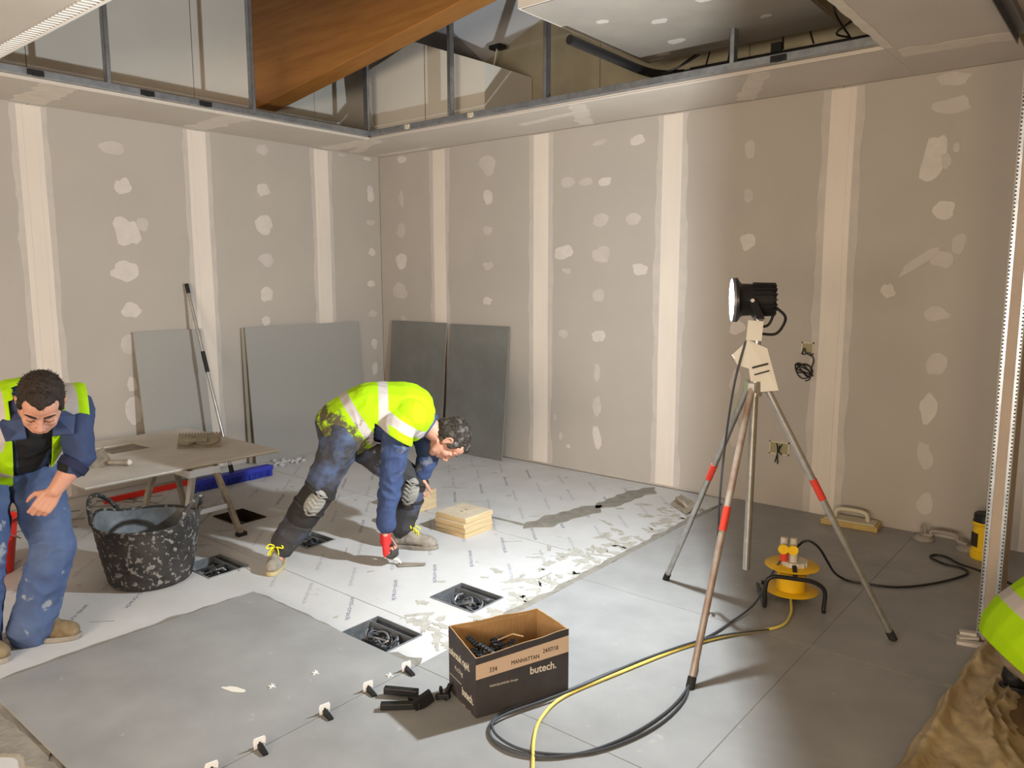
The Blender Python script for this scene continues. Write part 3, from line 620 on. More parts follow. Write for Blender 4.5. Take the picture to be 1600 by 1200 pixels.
# tools on the slab
Z = ZT + .0062
t = empty('bucket_trowel', (1.2, -3.26, Z), 'mortar-caked square trowel standing on edge on the slab, left', 'trowel')
Mt = Matrix.Translation((1.19, -3.28, Z)) @ Matrix.Rotation(math.radians(-25), 4, 'Z') @ Matrix.Rotation(math.radians(-25), 4, 'Y')
MB().box((-.003, -.055, 0), (.003, .055, .115), M=Mt @ Matrix.Rotation(math.radians(25), 4, 'X')).build('blade', mat('caked_blade', (.16, .135, .11), .8, c2=(.24, .21, .17), scale=30), t, bevel=.001)
MB().tube([(1.21, -3.26, Z + .03), (1.27, -3.17, Z + .022)], [.012, .02], 10).build('handle', M_dirtalu, t, smooth=True); MB().ell((1.275, -3.165, Z + .022), (.018, .018, .018)).build('handle_cap', M_paper, t, smooth=True)
t = empty('notched_trowel', (1.12, -2.58, Z), 'mortar-caked notched trowel lying on the slab, right', 'trowel')
Mt = Matrix.Translation((1.12, -2.63, Z)) @ Matrix.Rotation(math.radians(50), 4, 'Z') @ Matrix.Rotation(math.radians(48), 4, 'X')
mb = MB(); mb.box((-.14, .0, .0), (.14, .11, .004), M=Mt)
for i in range(14): mb.box((-.14 + i * .02, .11, .0), (-.13 + i * .02, .12, .004), M=Mt)
mb.build('blade', M_dirtalu, t)
MB().tube([Mt @ Vector(p) for p in ((-.07, .04, .004), (-.07, .035, .04), (-.05, .03, .052), (.06, .03, .052))], .014, 8).build('handle', mat('caked_handle', (.25, .23, .18), .9, c2=(.4, .37, .3), scale=25, bump=.5), t, smooth=True)
mb = MB(); mb.ell((-.08, .05, .02), (.06, .04, .025), M=Mt); mb.ell((.05, .05, .012), (.08, .04, .015), M=Mt); mb.build('mortar_lump', mat('wet_mortar', (.30, .28, .22), .8, bump=.8, bscale=40), t, smooth=True)
# broom
t = empty('push_broom', (.5, -2.04, 0), 'wide blue push broom on the floor with its pole leaning on left wall', 'broom')
B((.47, -2.37, .05), (.56, -1.70, .085), 'head', mat('blue_broom_block', (.03, .04, .40), .5), t, bevel=.006)
mb = MB()
for i in range(60):
    y = -2.365 + i * .011
    for x in (.475, .50, .53, .555): mb.bar((x, y, .052), (x + random.uniform(-.008, .008), y + random.uniform(-.004, .004), .001), .010, .010)
tag(mb.build('bristles', M_blueb, t), kind='stuff')
MB().tube([(.50, -2.04, .08), (.03, -2.08, 1.57)], .012, 10).build('pole', M_alu, t, smooth=True)
a, b = Vector((.50, -2.04, .08)), Vector((.03, -2.08, 1.57))
MB().tube([a.lerp(b, .53), a.lerp(b, .64)], .0165, 10).build('grip', M_black, t, smooth=True); MB().tube([a.lerp(b, .95), a.lerp(b, 1.0)], .0155, 10).build('grip', M_black, t, smooth=True)
MB().tube([a, a.lerp(b, .04)], .018, 10).build('socket', M_black, t, smooth=True)
t = empty('red_spirit_level', (.26, -2.5, 0), 'red bar lying on the floor under the trestle', 'level')
MB().bar((.33, -2.95, .02), (.30, -2.25, .02), .025, .04).build('body', M_redp, t, bevel=.003); MB().box((.30, -2.65, .041), (.33, -2.60, .042)).build('vial', M_yelcap, t)
mb = MB()
for i in range(26):
    x = random.uniform(.2, .9); y = random.uniform(-3.6, -2.7); a = random.uniform(.3, 1.2); l_ = random.uniform(.05, .22)
    mb.bar((x, y, .003), (x + math.cos(a) * l_, y + math.sin(a) * l_, .003), random.uniform(.006, .016), .005)
tag(mb.build('rubble_offcuts', M_dsteel, None), 'thin dark offcuts and strips scattered on the floor left of the trestle', 'offcuts', kind='stuff')
mb = MB()
for i in range(26): mb.ell((random.gauss(.26, .05), random.gauss(-1.42, .1), .008), (random.uniform(.01, .03), random.uniform(.01, .03), random.uniform(.006, .02)), n=7, m=5)
tag(mb.build('plaster_rubble', M_under, None), 'small heap of white crumbs at the foot of the wide pale slab', 'rubble', kind='stuff')
# red bucket partly behind man at left
t = empty('red_bucket', (.98, -3.80, 0), 'red plastic bucket behind the left man\'s legs', 'bucket')
Mt = Matrix.Translation((1.22, -3.915, 0)); MB().lathe([(.001, .002), (.10, .002), (.14, .30), (.147, .30), (.147, .31), (.135, .31), (.095, .012), (.001, .012)], 28, Mt).build('body', M_redp, t, smooth=True)
MB().tube([Mt @ Vector((.145 * math.cos(a), .145 * math.sin(a), .285 - .16 * math.sin((a + .4) / 3.14 * 3.14) * 0 - .12 * math.sin(a + .0))) for a in [math.pi * i / 14 for i in range(15)]], .003, 6).build('handle', M_steel, t)

# ================================================================ BLACK TUB
def tub():
    c = Vector((1.99, -3.40, 0)); H = .335; t = empty('rubber_tub', c, 'black flexible rubber tub splashed with pale mortar, two looped handles', 'tub')
    h0 = math.atan2(.62, .77); hz = lambda a: max(0, math.cos(a - h0)) ** 10 + max(0, math.cos(a - h0 - math.pi)) ** 10
    n = 56; mb = MB()
    def ringpt(a, f, off=0):
        r = .195 + .065 * f ** .8 + off; z = H * f; z += .045 * hz(a) * f ** 3
        el = 1 + .03 * math.cos(2 * (a - h0))
        return c + Vector((math.cos(a) * r * el, math.sin(a) * r * el, z))
    prof = [0, .03, .06] + [.12 + .88 * i / 20 for i in range(21)]
    V = []; F = []
    for k_, f in enumerate(prof):
        for j in range(n):
            off = -.02 if k_ == 0 else (-.006 if k_ == 1 else (.0022 if k_ % 3 == 0 and f < .8 else 0)); V.append(ringpt(2 * math.pi * j / n, f, off))
    for k_ in range(len(prof) - 1):
        for j in range(n): F.append((k_ * n + j, k_ * n + (j + 1) % n, (k_ + 1) * n + (j + 1) % n, (k_ + 1) * n + j))
    V2 = [ringpt(2 * math.pi * j / n, f, -.008) + Vector((0, 0, .012 if f == 0 else 0)) for f in prof[::2] + [1] for j in range(n)]
    mb.add(V, F + [tuple(range(n - 1, -1, -1))])
    o = len(prof) - 1; m2 = len(prof[::2] + [1]); F2 = []
    for k_ in range(m2 - 1):
        for j in range(n): F2.append((k_ * n + j, (k_ + 1) * n + j, (k_ + 1) * n + (j + 1) % n, k_ * n + (j + 1) % n))
    F2.append(tuple(range(n)))
    mb.build('body', M_tub, t, smooth=True)
    mi = MB(); mi.add(V2, F2); mi.build('inner_wall', M_tubin, t, smooth=True)
    MB().tube([ringpt(2 * math.pi * j / n, 1, -.003) for j in range(n)], .008, 8, closed=True).build('rim', M_tub, t, smooth=True)
    for s_ in (0, math.pi):
        pts = []
        for i in range(17):
            u = i / 16; a = h0 + s_ + (u - .5) * 1.05; q = ringpt(a, 1, -.003); up = math.sin(math.pi * u) ** .6 * .085
            pts.append(q + Vector((0, 0, up)) + Vector((math.cos(a), math.sin(a), 0)) * .02 * math.sin(math.pi * u) - Vector((0, 0, .0)))
        MB().tube(pts, .0125, 10).build('handle', M_tub, t, smooth=True)
    mb = MB(); mb.lathe([(.001, .05), (.19, .05), (.195, .052)], 40, Matrix.Translation(c)); mb.build('mortar_residue', M_tubin, t)
tub()

# ================================================================ WOOD PLATES
def plate(x0, y0, w_, z, lab, grp, rot=0, th=.031):
    t = empty('plywood_plate', (x0 + w_ / 2, y0 + w_ / 2, z), lab, 'wood plate', grp); Mt = Matrix.Translation((x0 + w_ / 2, y0 + w_ / 2, z)) @ Matrix.Rotation(rot, 4, 'Z')
    MB().box((-w_ / 2, -w_ / 2, 0), (w_ / 2, w_ / 2, th - .006), M=Mt).build('core', M_lamwood, t, bevel=.0015)
    MB().box((-w_ / 2 + .003, -w_ / 2 + .003, th - .006), (w_ / 2 - .003, w_ / 2 - .003, th), M=Mt).build('face', M_woodtop, t, bevel=.001)
    return t, Mt
pos = ['bottom', 'second from the bottom', 'third from the bottom', 'top']
for i in range(4):
    t, Mt = plate(2.602 + .003 * (i % 2), -1.85 - .004 * (i % 3), .26, .0005 + i * .0325, 'pale plywood plate, %s of the stack standing mid-floor' % pos[i], 'stacked plywood plates', rot=.02 * (i % 2) - .01)
    if i == 3: MB().box((-.01, -.03, .031), (.01, -.022, .0314), M=Mt).box((-.012, .015, .031), (.008, .023, .0314), M=Mt).build('finger_hole', M_slot, t)
for i in range(4): plate(2.0, -1.72, .24, .0005 + i * .0325, 'square plywood plate, %s of the stack behind the front boot' % pos[i], 'stacked plywood plates behind the man', rot=.05 * i)
mb = MB(); mb.ell((2.30, -1.95, .05), (.035, .035, .05)); mb.ell((2.31, -1.95, .1), (.022, .025, .025)); 
for i in range(5): mb.ell((2.30 + .03 * math.cos(i * 1.3), -1.95 + .03 * math.sin(i * 1.3), .03 + .015 * i), (.018, .018, .022))
tag(mb.build('white_rag', mat('white_cloth', (.75, .73, .70), .9, bump=.4, bscale=40), smooth=True), 'small crumpled white rag standing behind the bending man\'s arm', 'rag')

# ================================================================ CARTON
def carton():
    A, Bc, C_, D = Vector((4.052, -3.214, .0205)), Vector((4.266, -3.294, .0205)), Vector((4.424, -2.939, .0205)), Vector((4.210, -2.859, .0205))
    t = empty('cardboard_box', (A + C_) / 2, 'open dark printed cardboard box with a tan band, on grey tiles', 'box')
    th = .005; cen = (A + C_) / 2
    hts = {0: (.262, .262), 1: (.240, .262), 2: (.262, .285), 3: (.285, .262)}
    HA, HB, HC, HD = .262, .230, .262, .258
    def wall(P, Q, hp, hq, printed):
        n = Vector((Q.y - P.y, P.x - Q.x, 0)).normalized()
        if n.dot((P + Q) / 2 - cen) < 0: n = -n
        k_ = 14
        o = MB(); i_ = MB()
        top = []
        for j in range(k_ + 1):
            s_ = j / k_; p = P.lerp(Q, s_); h = hp + (hq - hp) * s_ + .004 * noise.noise(Vector((s_ * 5, P.x * 7, 0))); top.append((p, h))
        for (p, h), (q, g) in zip(top, top[1:]):
            o.add([p, q, q + Vector((0, 0, g)), p + Vector((0, 0, h)), p - n * .0018, q - n * .0018, q - n * .0018 + Vector((0, 0, g)), p - n * .0018 + Vector((0, 0, h))], [(0, 1, 2, 3), (4, 5, 6, 7), (3, 2, 6, 7), (0, 1, 5, 4)])
            a, b = p - n * .0019, q - n * .0019
            i_.add([a, b, b + Vector((0, 0, g + .001)), a + Vector((0, 0, h + .001)), a - n * .003, b - n * .003, b - n * .003 + Vector((0, 0, g + .001)), a - n * .003 + Vector((0, 0, h + .001))], [(0, 1, 2, 3), (4, 5, 6, 7), (3, 2, 6, 7), (0, 1, 5, 4)])
        o.build('side_panel', M_cardprint, t); i_.build('inner_liner', M_card, t)
        return n
    nf = wall(Bc, C_, HB, HC, 1); ns = wall(A, Bc, HA, HB, 1); wall(C_, D, HC, HD, 0); wall(D, A, HD, HA, 0)
    mb = MB(); mb.prism([A, Bc, C_, D], (0, 0, .004)); mb.build('base', M_card, t)
    # corrugation ribs inside the back wall
    mb = MB(); nb = Vector((D.y - A.y, A.x - D.x, 0)).normalized(); nb = nb if nb.dot(cen - A) > 0 else -nb
    for j in range(34):
        p = D.lerp(A, .12 + j * .025) + nb * .0052; mb.bar(p + Vector((0, 0, .01)), p + Vector((0, 0, .245)), .0035, .0012, up=nb)
    tag(mb.build('corrugation', M_card, t), kind='stuff')
    u = (C_ - Bc).normalized(); z = Vector((0, 0, 1))
    mb = MB(); e = nf * .0006
    mb.add([Bc + z * .148 + e, C_ + z * .170 + e, C_ + z * .236 + e, Bc + z * .205 + e, Bc + z * .148, C_ + z * .170, C_ + z * .236, Bc + z * .205], [(0, 1, 2, 3), (0, 1, 5, 4), (2, 3, 7, 6), (1, 2, 6, 5), (0, 3, 7, 4)]); mb.build('tan_band', M_band, t)
    def T(s_, x, h, size, m, sx=1, bold=0, dz=.0012): text('printed_lettering', s_, size, frame(Bc + u * x + z * h + nf * dz, u, z, nf), m, t, sx=sx, bold=bold)
    T('334', .052, .166, .026, M_ink, .85); T('MANHATTAN', .142, .174, .023, M_ink, .82); T('24/07/18', .275, .190, .024, M_ink, .78)
    T('butech.', .220, .118, .042, M_letter, .92, .0008); T('PORCELANOSA Grupo', .055, .108, .0115, M_letter, 1)
    v = (Bc - A).normalized()
    def T2(s_, x, h, size, m, sx=1, bold=0): text('printed_lettering', s_, size, frame(A + v * x + z * h + ns * .0012, v, z, ns), m, t, sx=sx, bold=bold)
    T2('colorstuk rapid.', .004, .158, .042, M_letter, .66, .0006); T2('4 x 5 kg', .055, .112, .026, M_letter, .8); T2('butech.', .115, .040, .044, M_letter, .72, .0008)
    MB().bar(A + v * .01 + z * .075 + ns * .001, A + v * .11 + z * .075 + ns * .001, .002, .0012).build('printed_line', M_letter, t)
    # black wedges in the box: one pile of separate wedges
    for i in range(24):
        rnd = random.Random(i * 5); p = A.lerp(C_, .22) + (Bc - A) * rnd.uniform(-.10, .30) + (D - A) * rnd.uniform(-.12, .28)
        p = cen + (A - cen) * .42 + (Bc - A) * rnd.uniform(-.22, .28) + (D - A) * rnd.uniform(-.12, .28)
        zz = .15 + .004 * i * .9 - .02
        Mt = Matrix.Translation((p.x, p.y, zz)) @ Euler((rnd.uniform(-.5, .5), rnd.uniform(-.5, .5), rnd.uniform(0, 6.28))).to_matrix().to_4x4()
        mb = MB(); mb.prism([Mt @ Vector(q) for q in ((-.035, -.009, 0), (.035, -.009, 0), (.035, -.009, .012), (-.035, -.009, .003))], Mt.to_3x3() @ Vector((0, .018, 0)))
        for k_ in range(4): mb.box((-.02 + k_ * .014, -.009, .004 + k_ * .002), (-.016 + k_ * .014, .009, .009 + k_ * .0025), M=Mt)
        tag(mb.build('levelling_wedge', M_black), 'black plastic levelling wedge in the pile inside the open cardboard box', 'wedge', 'wedges in the cardboard box')
    mb = MB(); p = cen + (A - cen) * .35; mb.box((p.x - .10, p.y - .09, .025), (p.x + .08, p.y + .09, .13)); mb.build('packing_insert', M_card, t)
    MB().tube([(cen.x - .02, cen.y - .04, .24), (cen.x + .02, cen.y, .262), (cen.x + .05, cen.y + .03, .25)], .003, 5).build('card_strip', M_card, t)
carton()
# black hand tools in the carton's shadow
t = empty('levelling_pliers', (3.97, -3.39, .02), 'black plastic adjusting pliers on grey tile, in the carton\'s shadow', 'pliers')
def jag(p, q, w_, h_, name='arm'): MB().bar(p, q, w_, h_).build(name, M_black, t, bevel=.003)
jag((3.885, -3.40, .042), (4.00, -3.33, .04), .026, .026); jag((3.95, -3.475, .034), (4.06, -3.375, .034), .028, .024); jag((4.05, -3.40, .03), (4.075, -3.33, .06), .02, .05, 'jaw'); jag((3.99, -3.36, .03), (4.06, -3.36, .045), .03, .02, 'pivot')
t = empty('black_clamp', (4.09, -3.27, .02), 'small black clamp on grey tile touching the carton\'s left side', 'clamp')
mb = MB(); mb.bar((4.065, -3.30, .035), (4.115, -3.275, .045), .02, .02); mb.build('body', M_black, t, bevel=.002); MB().bar((4.10, -3.29, .03), (4.095, -3.25, .075), .012, .02).build('jaw', M_black, t); MB().bar((4.08, -3.285, .055), (4.09, -3.30, .08), .01, .014).build('lever', M_black, t)
# levelling clips along the tile joint
spots = [((3.8135, -4.07), 'fifth, cut by the frame'), ((3.8135, -3.895), 'lowest fully seen'), ((3.8135, -3.625), 'second from the lowest'), ((3.8135, -3.42), 'third from the lowest'), ((3.8135, -3.22), 'next to the floor box edge')]
for i, ((x, y), lb) in enumerate(spots):
    lab = ['white levelling clip on the tile joint, cut by the bottom edge', 'white levelling clip with black wedge on the tile joint, nearest whole one', 'white levelling clip with black wedge on the tile joint, second nearest whole one', 'white levelling clip with black wedge on the tile joint, third nearest whole one', 'white levelling clip with black wedge on the tile joint, farthest from the frame edge'][i]
    t = empty('levelling_clip', (x, y, .02), lab, 'clip', 'levelling clips on the tile joint')
    Mt = Matrix.Translation((x, y, .0202)) @ Matrix.Rotation(math.radians(78), 4, 'Z')
    mb = MB(); P = [(-.02, 0), (.02, 0), (.02, .006), (.022, .03), (.018, .04), (-.018, .04), (-.022, .03), (-.02, .006)]
    mb.prism([Mt @ Vector((a, -.0015, b)) for a, b in P], Mt.to_3x3() @ Vector((0, .003, 0))); mb.build('plate', M_white, t, bevel=.001)
    MB().box((-.004, -.0022, .018), (.004, .0022, .024), M=Mt).build('hole', M_slot, t)
    mb = MB(); mb.prism([Mt @ Vector(q) for q in ((-.009, -.055, .0), (-.009, .012, .0), (-.009, .012, .020), (-.009, -.055, .008))], Mt.to_3x3() @ Vector((.018, 0, 0))); mb.build('wedge', M_black, t, bevel=.001)
for (x, y), lb in (((3.497, -3.64), 'white cross spacer on the laid tile, nearer one'), ((3.542, -3.468), 'white cross spacer on the laid tile, farther one'), ((3.79, -3.29), 'white cross spacer lying beside the farthest clip')):
    Mt = Matrix.Translation((x, y, .0202)) @ Matrix.Rotation(.4, 4, 'Z'); tag(MB().box((-.016, -.0015, 0), (.016, .0015, .003), M=Mt).box((-.0015, -.016, 0), (.0015, .016, .003), M=Mt).box((-.0015, -.0015, 0), (.0015, .0015, .014), M=Mt).build('tile_spacer', M_white), lb, 'spacer')
P = blob_poly(3.40, -3.745, .10, .028, 4, rot=.35); tag(MB().prism([(p[0], p[1], .0202) for p in P], (0, 0, .0008)).build('adhesive_smear', M_paper), 'pale sticker scrap lying on the large grey tile', 'scrap')

# ================================================================ WORK LIGHT ON TRIPOD
hub = Vector((4.735, -1.990, 1.14))
t = empty('work_light', (4.735, -1.99, .02), 'black floodlight shining left on a tall grey tripod with red bands', 'work light')
MB().tube([(4.728, -1.992, .31), (4.735, -1.99, 1.42)], .0165, 14).build('pole', M_alu, t, smooth=True)
MB().tube([(4.735, -1.99, 1.10), (4.735, -1.99, 1.165)], .028, 14).build('hub', M_alu, t, smooth=True)
feet = [Vector((4.166, -1.685, .02)), Vector((4.771, -2.608, .02)), Vector((5.281, -1.667, .02))]
for i, f in enumerate(feet):
    d = Vector((f.x - hub.x, f.y - hub.y, 0)).normalized(); top = hub + d * .045 + Vector((0, 0, 0))
    fl_ = f + (top - f).normalized() * .03
    lg = MB().tube([top, fl_], .0145, 12).build('leg', M_alu if i != 1 else mat('stained_tube', (.30, .20, .16), .5, .4, c2=(.42, .38, .34), scale=9), t, smooth=True)
    MB().tube([fl_.lerp(top, .012), f + Vector((0, 0, .001))], .0175, 12).build('rubber_foot', M_rubber, lg, smooth=True)
    a, b = (.60, .65) if i == 0 else ((.47, .52) if i == 1 else (.60, .66))
    a, b = {0: (.565, .635), 1: (.50, .58), 2: (.56, .64)}[i]
    MB().tube([f.lerp(top, a), f.lerp(top, b)], .0162, 12).build('red_band', M_red, lg, smooth=True)
    MB().bar(hub + d * .015, hub + d * .06, .03, .045).build('hub_bracket', M_alu, t, bevel=.003)
# lamp head
zax = -AIM; xax = zax.cross(Vector((0, 0, 1))).normalized(); yax = zax.cross(xax)
LM = frame(LENS, xax, yax, zax)   # local +z points backwards
hd = MB(); hd.lathe([(.086, -.004), (.094, -.002), (.096, .008), (.090, .014), (.080, .018), (.070, .030), (.067, .09), (.064, .15)], 32, LM); hd.lathe([(.064, .15), (.056, .165), (.001, .165)], 32, LM)
head = hd.build('lamp_head', M_blackm, t, smooth=True)
for i in range(18):
    a = 2 * math.pi * i / 18; c, s_ = math.cos(a), math.sin(a)
    MB().bar(LM @ Vector((c * .066, s_ * .066, .075)), LM @ Vector((c * .062, s_ * .062, .168)), .005, .018, up=(LM.to_3x3() @ Vector((c, s_, 0)))).build('cooling_fin', M_blackm, head)
MB().lathe([(.001, -.010), (.04, -.009), (.068, -.006), (.083, .000)], 32, LM).build('lens', mat('lit_lens', (1, 1, 1), .4, emit=25), head, smooth=True)
MB().lathe([(.083, -.002), (.088, -.013), (.094, -.013), (.095, -.002)], 32, LM).build('lens_ring', M_dsteel, head, smooth=True)
br = MB()
for s_ in (-1, 1):
    br.bar(LM @ Vector((.100 * s_, 0, .06)), Vector((4.735, -1.99, 1.44)) + xax * .075 * s_, .03, .005, up=xax)
br.bar(Vector((4.735, -1.99, 1.44)) - xax * .08, Vector((4.735, -1.99, 1.44)) + xax * .08, .03, .006); br.build('bracket', M_blackm, t)
MB().tube([LM @ Vector((-.11, 0, .06)), LM @ Vector((.11, 0, .06))], .008, 10).build('pivot_bolt', M_alu, t, smooth=True)
MB().tube([(4.735, -1.99, 1.41), (4.735, -1.99, 1.455)], .02, 12).build('mount_collar', M_alu, t, smooth=True)
MB().bar((4.708, -2.040, 1.388), (4.765, -2.012, 1.384), .004, .085, up=(.0, 0, 1)).build('paper_tag', M_paper, t)
tg = MB()
P = [(4.64, -2.03, 1.275), (4.71, -2.03, 1.345), (4.78, -1.99, 1.31), (4.83, -1.97, 1.13), (4.73, -2.01, 1.115), (4.715, -2.02, 1.22), (4.665, -2.03, 1.235)]
tg.prism(P, (-.002, .003, 0)); tg.build('plastic_sleeve', M_paper, t)
tx = Vector((.86, .5, .25)).normalized(); tn = Vector((.42, -.86, 0)).normalized(); tz = tn.cross(tx)
MB().bar((4.73, -2.022, 1.225), (4.79, -2.0, 1.245), .003, .008).build('printed_line', M_ink, t); MB().bar((4.74, -2.02, 1.195), (4.795, -1.995, 1.215), .003, .006).build('printed_line', M_ink, t)
back = LM @ Vector((0, .03, .165))
MB().tube(smoothpath([back, back + Vector((.04, .02, -.04)), Vector((4.83, -1.95, 1.41)), Vector((4.80, -1.965, 1.37)), Vector((4.735, -2.005, 1.375))], 6), .006, 8).build('cable_loop', M_black, t, smooth=True)
MB().tube(smoothpath([LM @ Vector((0, .06, .12)), Vector((4.79, -1.97, 1.46)), Vector((4.775, -1.975, 1.41)), Vector((4.74, -2.0, 1.40))], 6), .006, 8).build('cable_loop', M_black, t, smooth=True)

# cables on the floor
def cable(pts, r, m, lab, n=6):
    return tag(MB().tube(smoothpath(pts, n), r, 8).build('cable', m, smooth=True), lab, 'cable')
F = .028
cable([(4.775, -1.535, .10), (4.79, -1.57, .045), (4.84, -1.711, F), (4.843, -1.881, F), (4.706, -2.092, F), (4.593, -2.362, F), (4.495, -2.719, F), (4.433, -2.984, F), (4.457, -3.157, F), (4.521, -3.28, F), (4.623, -3.417, F), (4.74, -3.6, F)], .0062, M_cy, 'yellow cable running from the reel past the carton to the bottom edge')
cable([(4.745, -1.49, .26), (4.715, -1.56, .20), (4.69, -1.63, .12), (4.68, -1.76, .05), (4.660, -1.98, F + .004), (4.635, -2.19, F), (4.56, -2.44, F), (4.475, -2.70, F), (4.41, -2.96, F), (4.329, -3.166, F), (4.333, -3.286, F), (4.396, -3.358, F), (4.502, -3.374, F), (4.618, -3.314, F), (4.71, -3.184, F), (4.77, -2.981, F), (4.785, -2.75, F), (4.75, -2.52, F + .01), (4.68, -2.35, F + .012), (4.60, -2.16, F + .012), (4.56, -2.02, F)], .0055, M_cg, 'dark grey cable looping from the reel round behind and below the carton')
cable([(4.70, -2.03, 1.34), (4.66, -2.04, 1.15), (4.60, -1.98, .85), (4.585, -1.98, .6), (4.575, -1.965, .35), (4.54, -1.93, .15), (4.55, -2.05, F + .01), (4.569, -2.10, F), (4.65, -2.30, F + .004), (4.734, -2.523, F), (4.80, -2.72, F), (4.80, -2.95, F), (4.73, -3.17, F), (4.63, -3.285, F), (4.50, -3.345, F), (4.38, -3.33, F + .008), (4.345, -3.24, F + .008), (4.43, -2.97, F + .01), (4.53, -2.55, F + .01), (4.66, -2.2, F + .012), (4.82, -1.93, F)], .0050, M_cg, 'dark cable hanging from the floodlight down the tripod onto the tiles')
cable([(4.765, -1.45, .27), (4.791, -1.423, .298), (4.824, -1.412, .300), (4.86, -1.39, .265), (4.88, -1.33, .19), (4.88, -1.2, .09), (4.89, -1.10, F + .004), (4.93, -1.11, F), (4.973, -1.105, F), (5.144, -1.042, F), (5.286, -.861, F), (5.39, -.62, F), (5.36, -.53, F), (5.27, -.52, F), (5.185, -.45, F), (5.20, -.39, F), (5.26, -.395, F), (5.341, -.492, F + .008), (5.46, -.52, F), (5.60, -.62, F), (5.75, -.75, F), (5.95, -.85, F), (6.2, -.9, F)], .0062, M_black, 'black cable curving from the reel to behind the partition end')
# ================================================================ CABLE REEL
rc = Vector((4.765, -1.505, .02)); t = empty('cable_reel', rc, 'yellow cable reel with a black tube frame and sockets on top', 'cable reel')
for z0 in (.045, .170):
    MB().lathe([(.001, z0), (.125, z0), (.13, z0 + .004), (.125, z0 + .008), (.001, z0 + .008)], 40, Matrix.Translation((rc.x, rc.y, .02))).build('flange', M_yel, t, smooth=True)
MB().lathe([(.07, .05), (.07, .172)], 36, Matrix.Translation((rc.x, rc.y, .02))).build('drum', M_yel, t, smooth=True)
MB().lathe([(.001, .200), (.055, .200), (.058, .196), (.058, .178)], 28, Matrix.Translation((rc.x + .012, rc.y + .0, .02))).build('socket_plate', M_clear, t, smooth=True)
for i in range(14):
    a = 2 * math.pi * i / 14; MB().box((-.003, -.003, 0), (.003, .003, .024), M=Matrix.Translation((rc.x + .012 + .059 * math.cos(a), rc.y + .059 * math.sin(a), .197))).build('rib', M_clear, t)
for (dx, dy) in ((-.03, -.045), (.012, -.03)):
    pc = Vector((rc.x + dx, rc.y + dy, .28)); Mt = frame(pc, (.85, .5, 0), (0, 0, 1), (.5, -.85, .15))
    MB().lathe([(.001, .012), (.023, .012), (.026, .006), (.026, -.004)], 20, Mt).build('socket_cap', M_yelcap, t, smooth=True)
    MB().tube([pc + Vector((0, .012, -.06)), pc + Vector((0, .012, .0))], .02, 12).build('socket_body', M_red if dx < 0 else M_clear, t, smooth=True)
    MB().tube([pc + Vector((-.01, .03, -.02)), pc + Vector((-.01, .035, .05))], .018, 12).build('plug', M_clear, t, smooth=True)
e1 = Vector((.87, .49, 0)); e2 = Vector((.49, -.87, 0))
fr = rc + e2 * .155
for s_ in (1,):
    a0 = fr - e1 * .145; b0 = fr + e1 * .125
    MB().tube(smoothpath([a0 + e2 * -.26 + Vector((0, 0, .02)), a0 + e2 * -.03 + Vector((0, 0, .014)), a0 + Vector((0, 0, .03)), a0 + Vector((0, 0, .12)), a0 + e1 * .03 + Vector((0, 0, .165)), fr + Vector((0, 0, .160)), b0 - e1 * .05 + Vector((0, 0, .150)), b0 + Vector((0, 0, .11)), b0 + Vector((0, 0, .02)), b0 + e2 * .01 + Vector((0, 0, .008))], 5), .0105, 10).build('frame', M_blackm, t, smooth=True)
MB().tube([rc - e2 * .15 - e1 * .12 + Vector((0, 0, .014)), rc - e2 * .15 + e1 * .12 + Vector((0, 0, .014))], .0105, 10).build('frame', M_blackm, t, smooth=True)
MB().tube([rc + Vector((0, 0, .01)), rc + Vector((0, 0, .05))], .05, 14).build('axle', M_black, t, smooth=True)
MB().bar(fr + Vector((-.01, 0, .158)), rc + e2 * .05 + Vector((0, 0, .19)), .02, .018).build('frame_clip', M_black, t)
MB().bar(rc + e1 * .10 - e2 * .05 + Vector((0, 0, .11)), rc + e1 * .10 - e2 * .05 + Vector((0, 0, .165)), .008, .012).build('crank_pin', M_black, t)

# ================================================================ THINGS AGAINST THE RIGHT WALL
t = empty('sponge_float', (4.65, -.1, .02), 'yellow sponge float with cream handle on the floor by right wall', 'float')
Mt = Matrix.Translation((4.655, -.115, .02)) @ Matrix.Rotation(math.radians(4), 4, 'Z')
MB().box((-.17, -.075, 0), (.17, .075, .035), M=Mt).build('sponge', M_sponge, t, bevel=.005); MB().box((-.15, -.06, .035), (.15, .06, .043), M=Mt).build('plate', M_cream, t)
MB().tube(smoothpath([Mt @ Vector(p) for p in ((-.10, 0, .04), (-.09, 0, .085), (-.05, 0, .10), (.05, 0, .10), (.09, 0, .085), (.10, 0, .04))], 5), .014, 10).build('handle', M_cream, t, smooth=True)
t = empty('suction_lifter', (5.2, -.15, .02), 'grey double suction cup tile lifter by right wall', 'tile lifter')
for i, (x, y) in enumerate(((5.08, -.12), (5.32, -.16))):
    MB().lathe([(.001, .0), (.058, .0), (.06, .008), (.045, .022), (.02, .030), (.001, .030)], 24, Matrix.Translation((x, y, .0205))).build('suction_cup', mat('grey_cup', (.30, .27, .24), .6), t, smooth=True)
MB().tube(smoothpath([(5.08, -.12, .05), (5.12, -.125, .055), (5.13, -.127, .085), (5.25, -.148, .09), (5.27, -.15, .06), (5.32, -.16, .05)], 4), .013, 8).build('handle', mat('grey_cup', (.3, .27, .24), .6), t, smooth=True)
MB().tube([(5.07, -.12, .05), (5.065, -.12, .10), (5.075, -.12, .118), (5.088, -.12, .10), (5.085, -.12, .05)], .006, 8).build('lever', M_dirtalu, t, smooth=True)
t = empty('vacuum_lifter', (5.42, -.26, .02), 'yellow canister with black lid by right wall beside the partition end', 'canister')
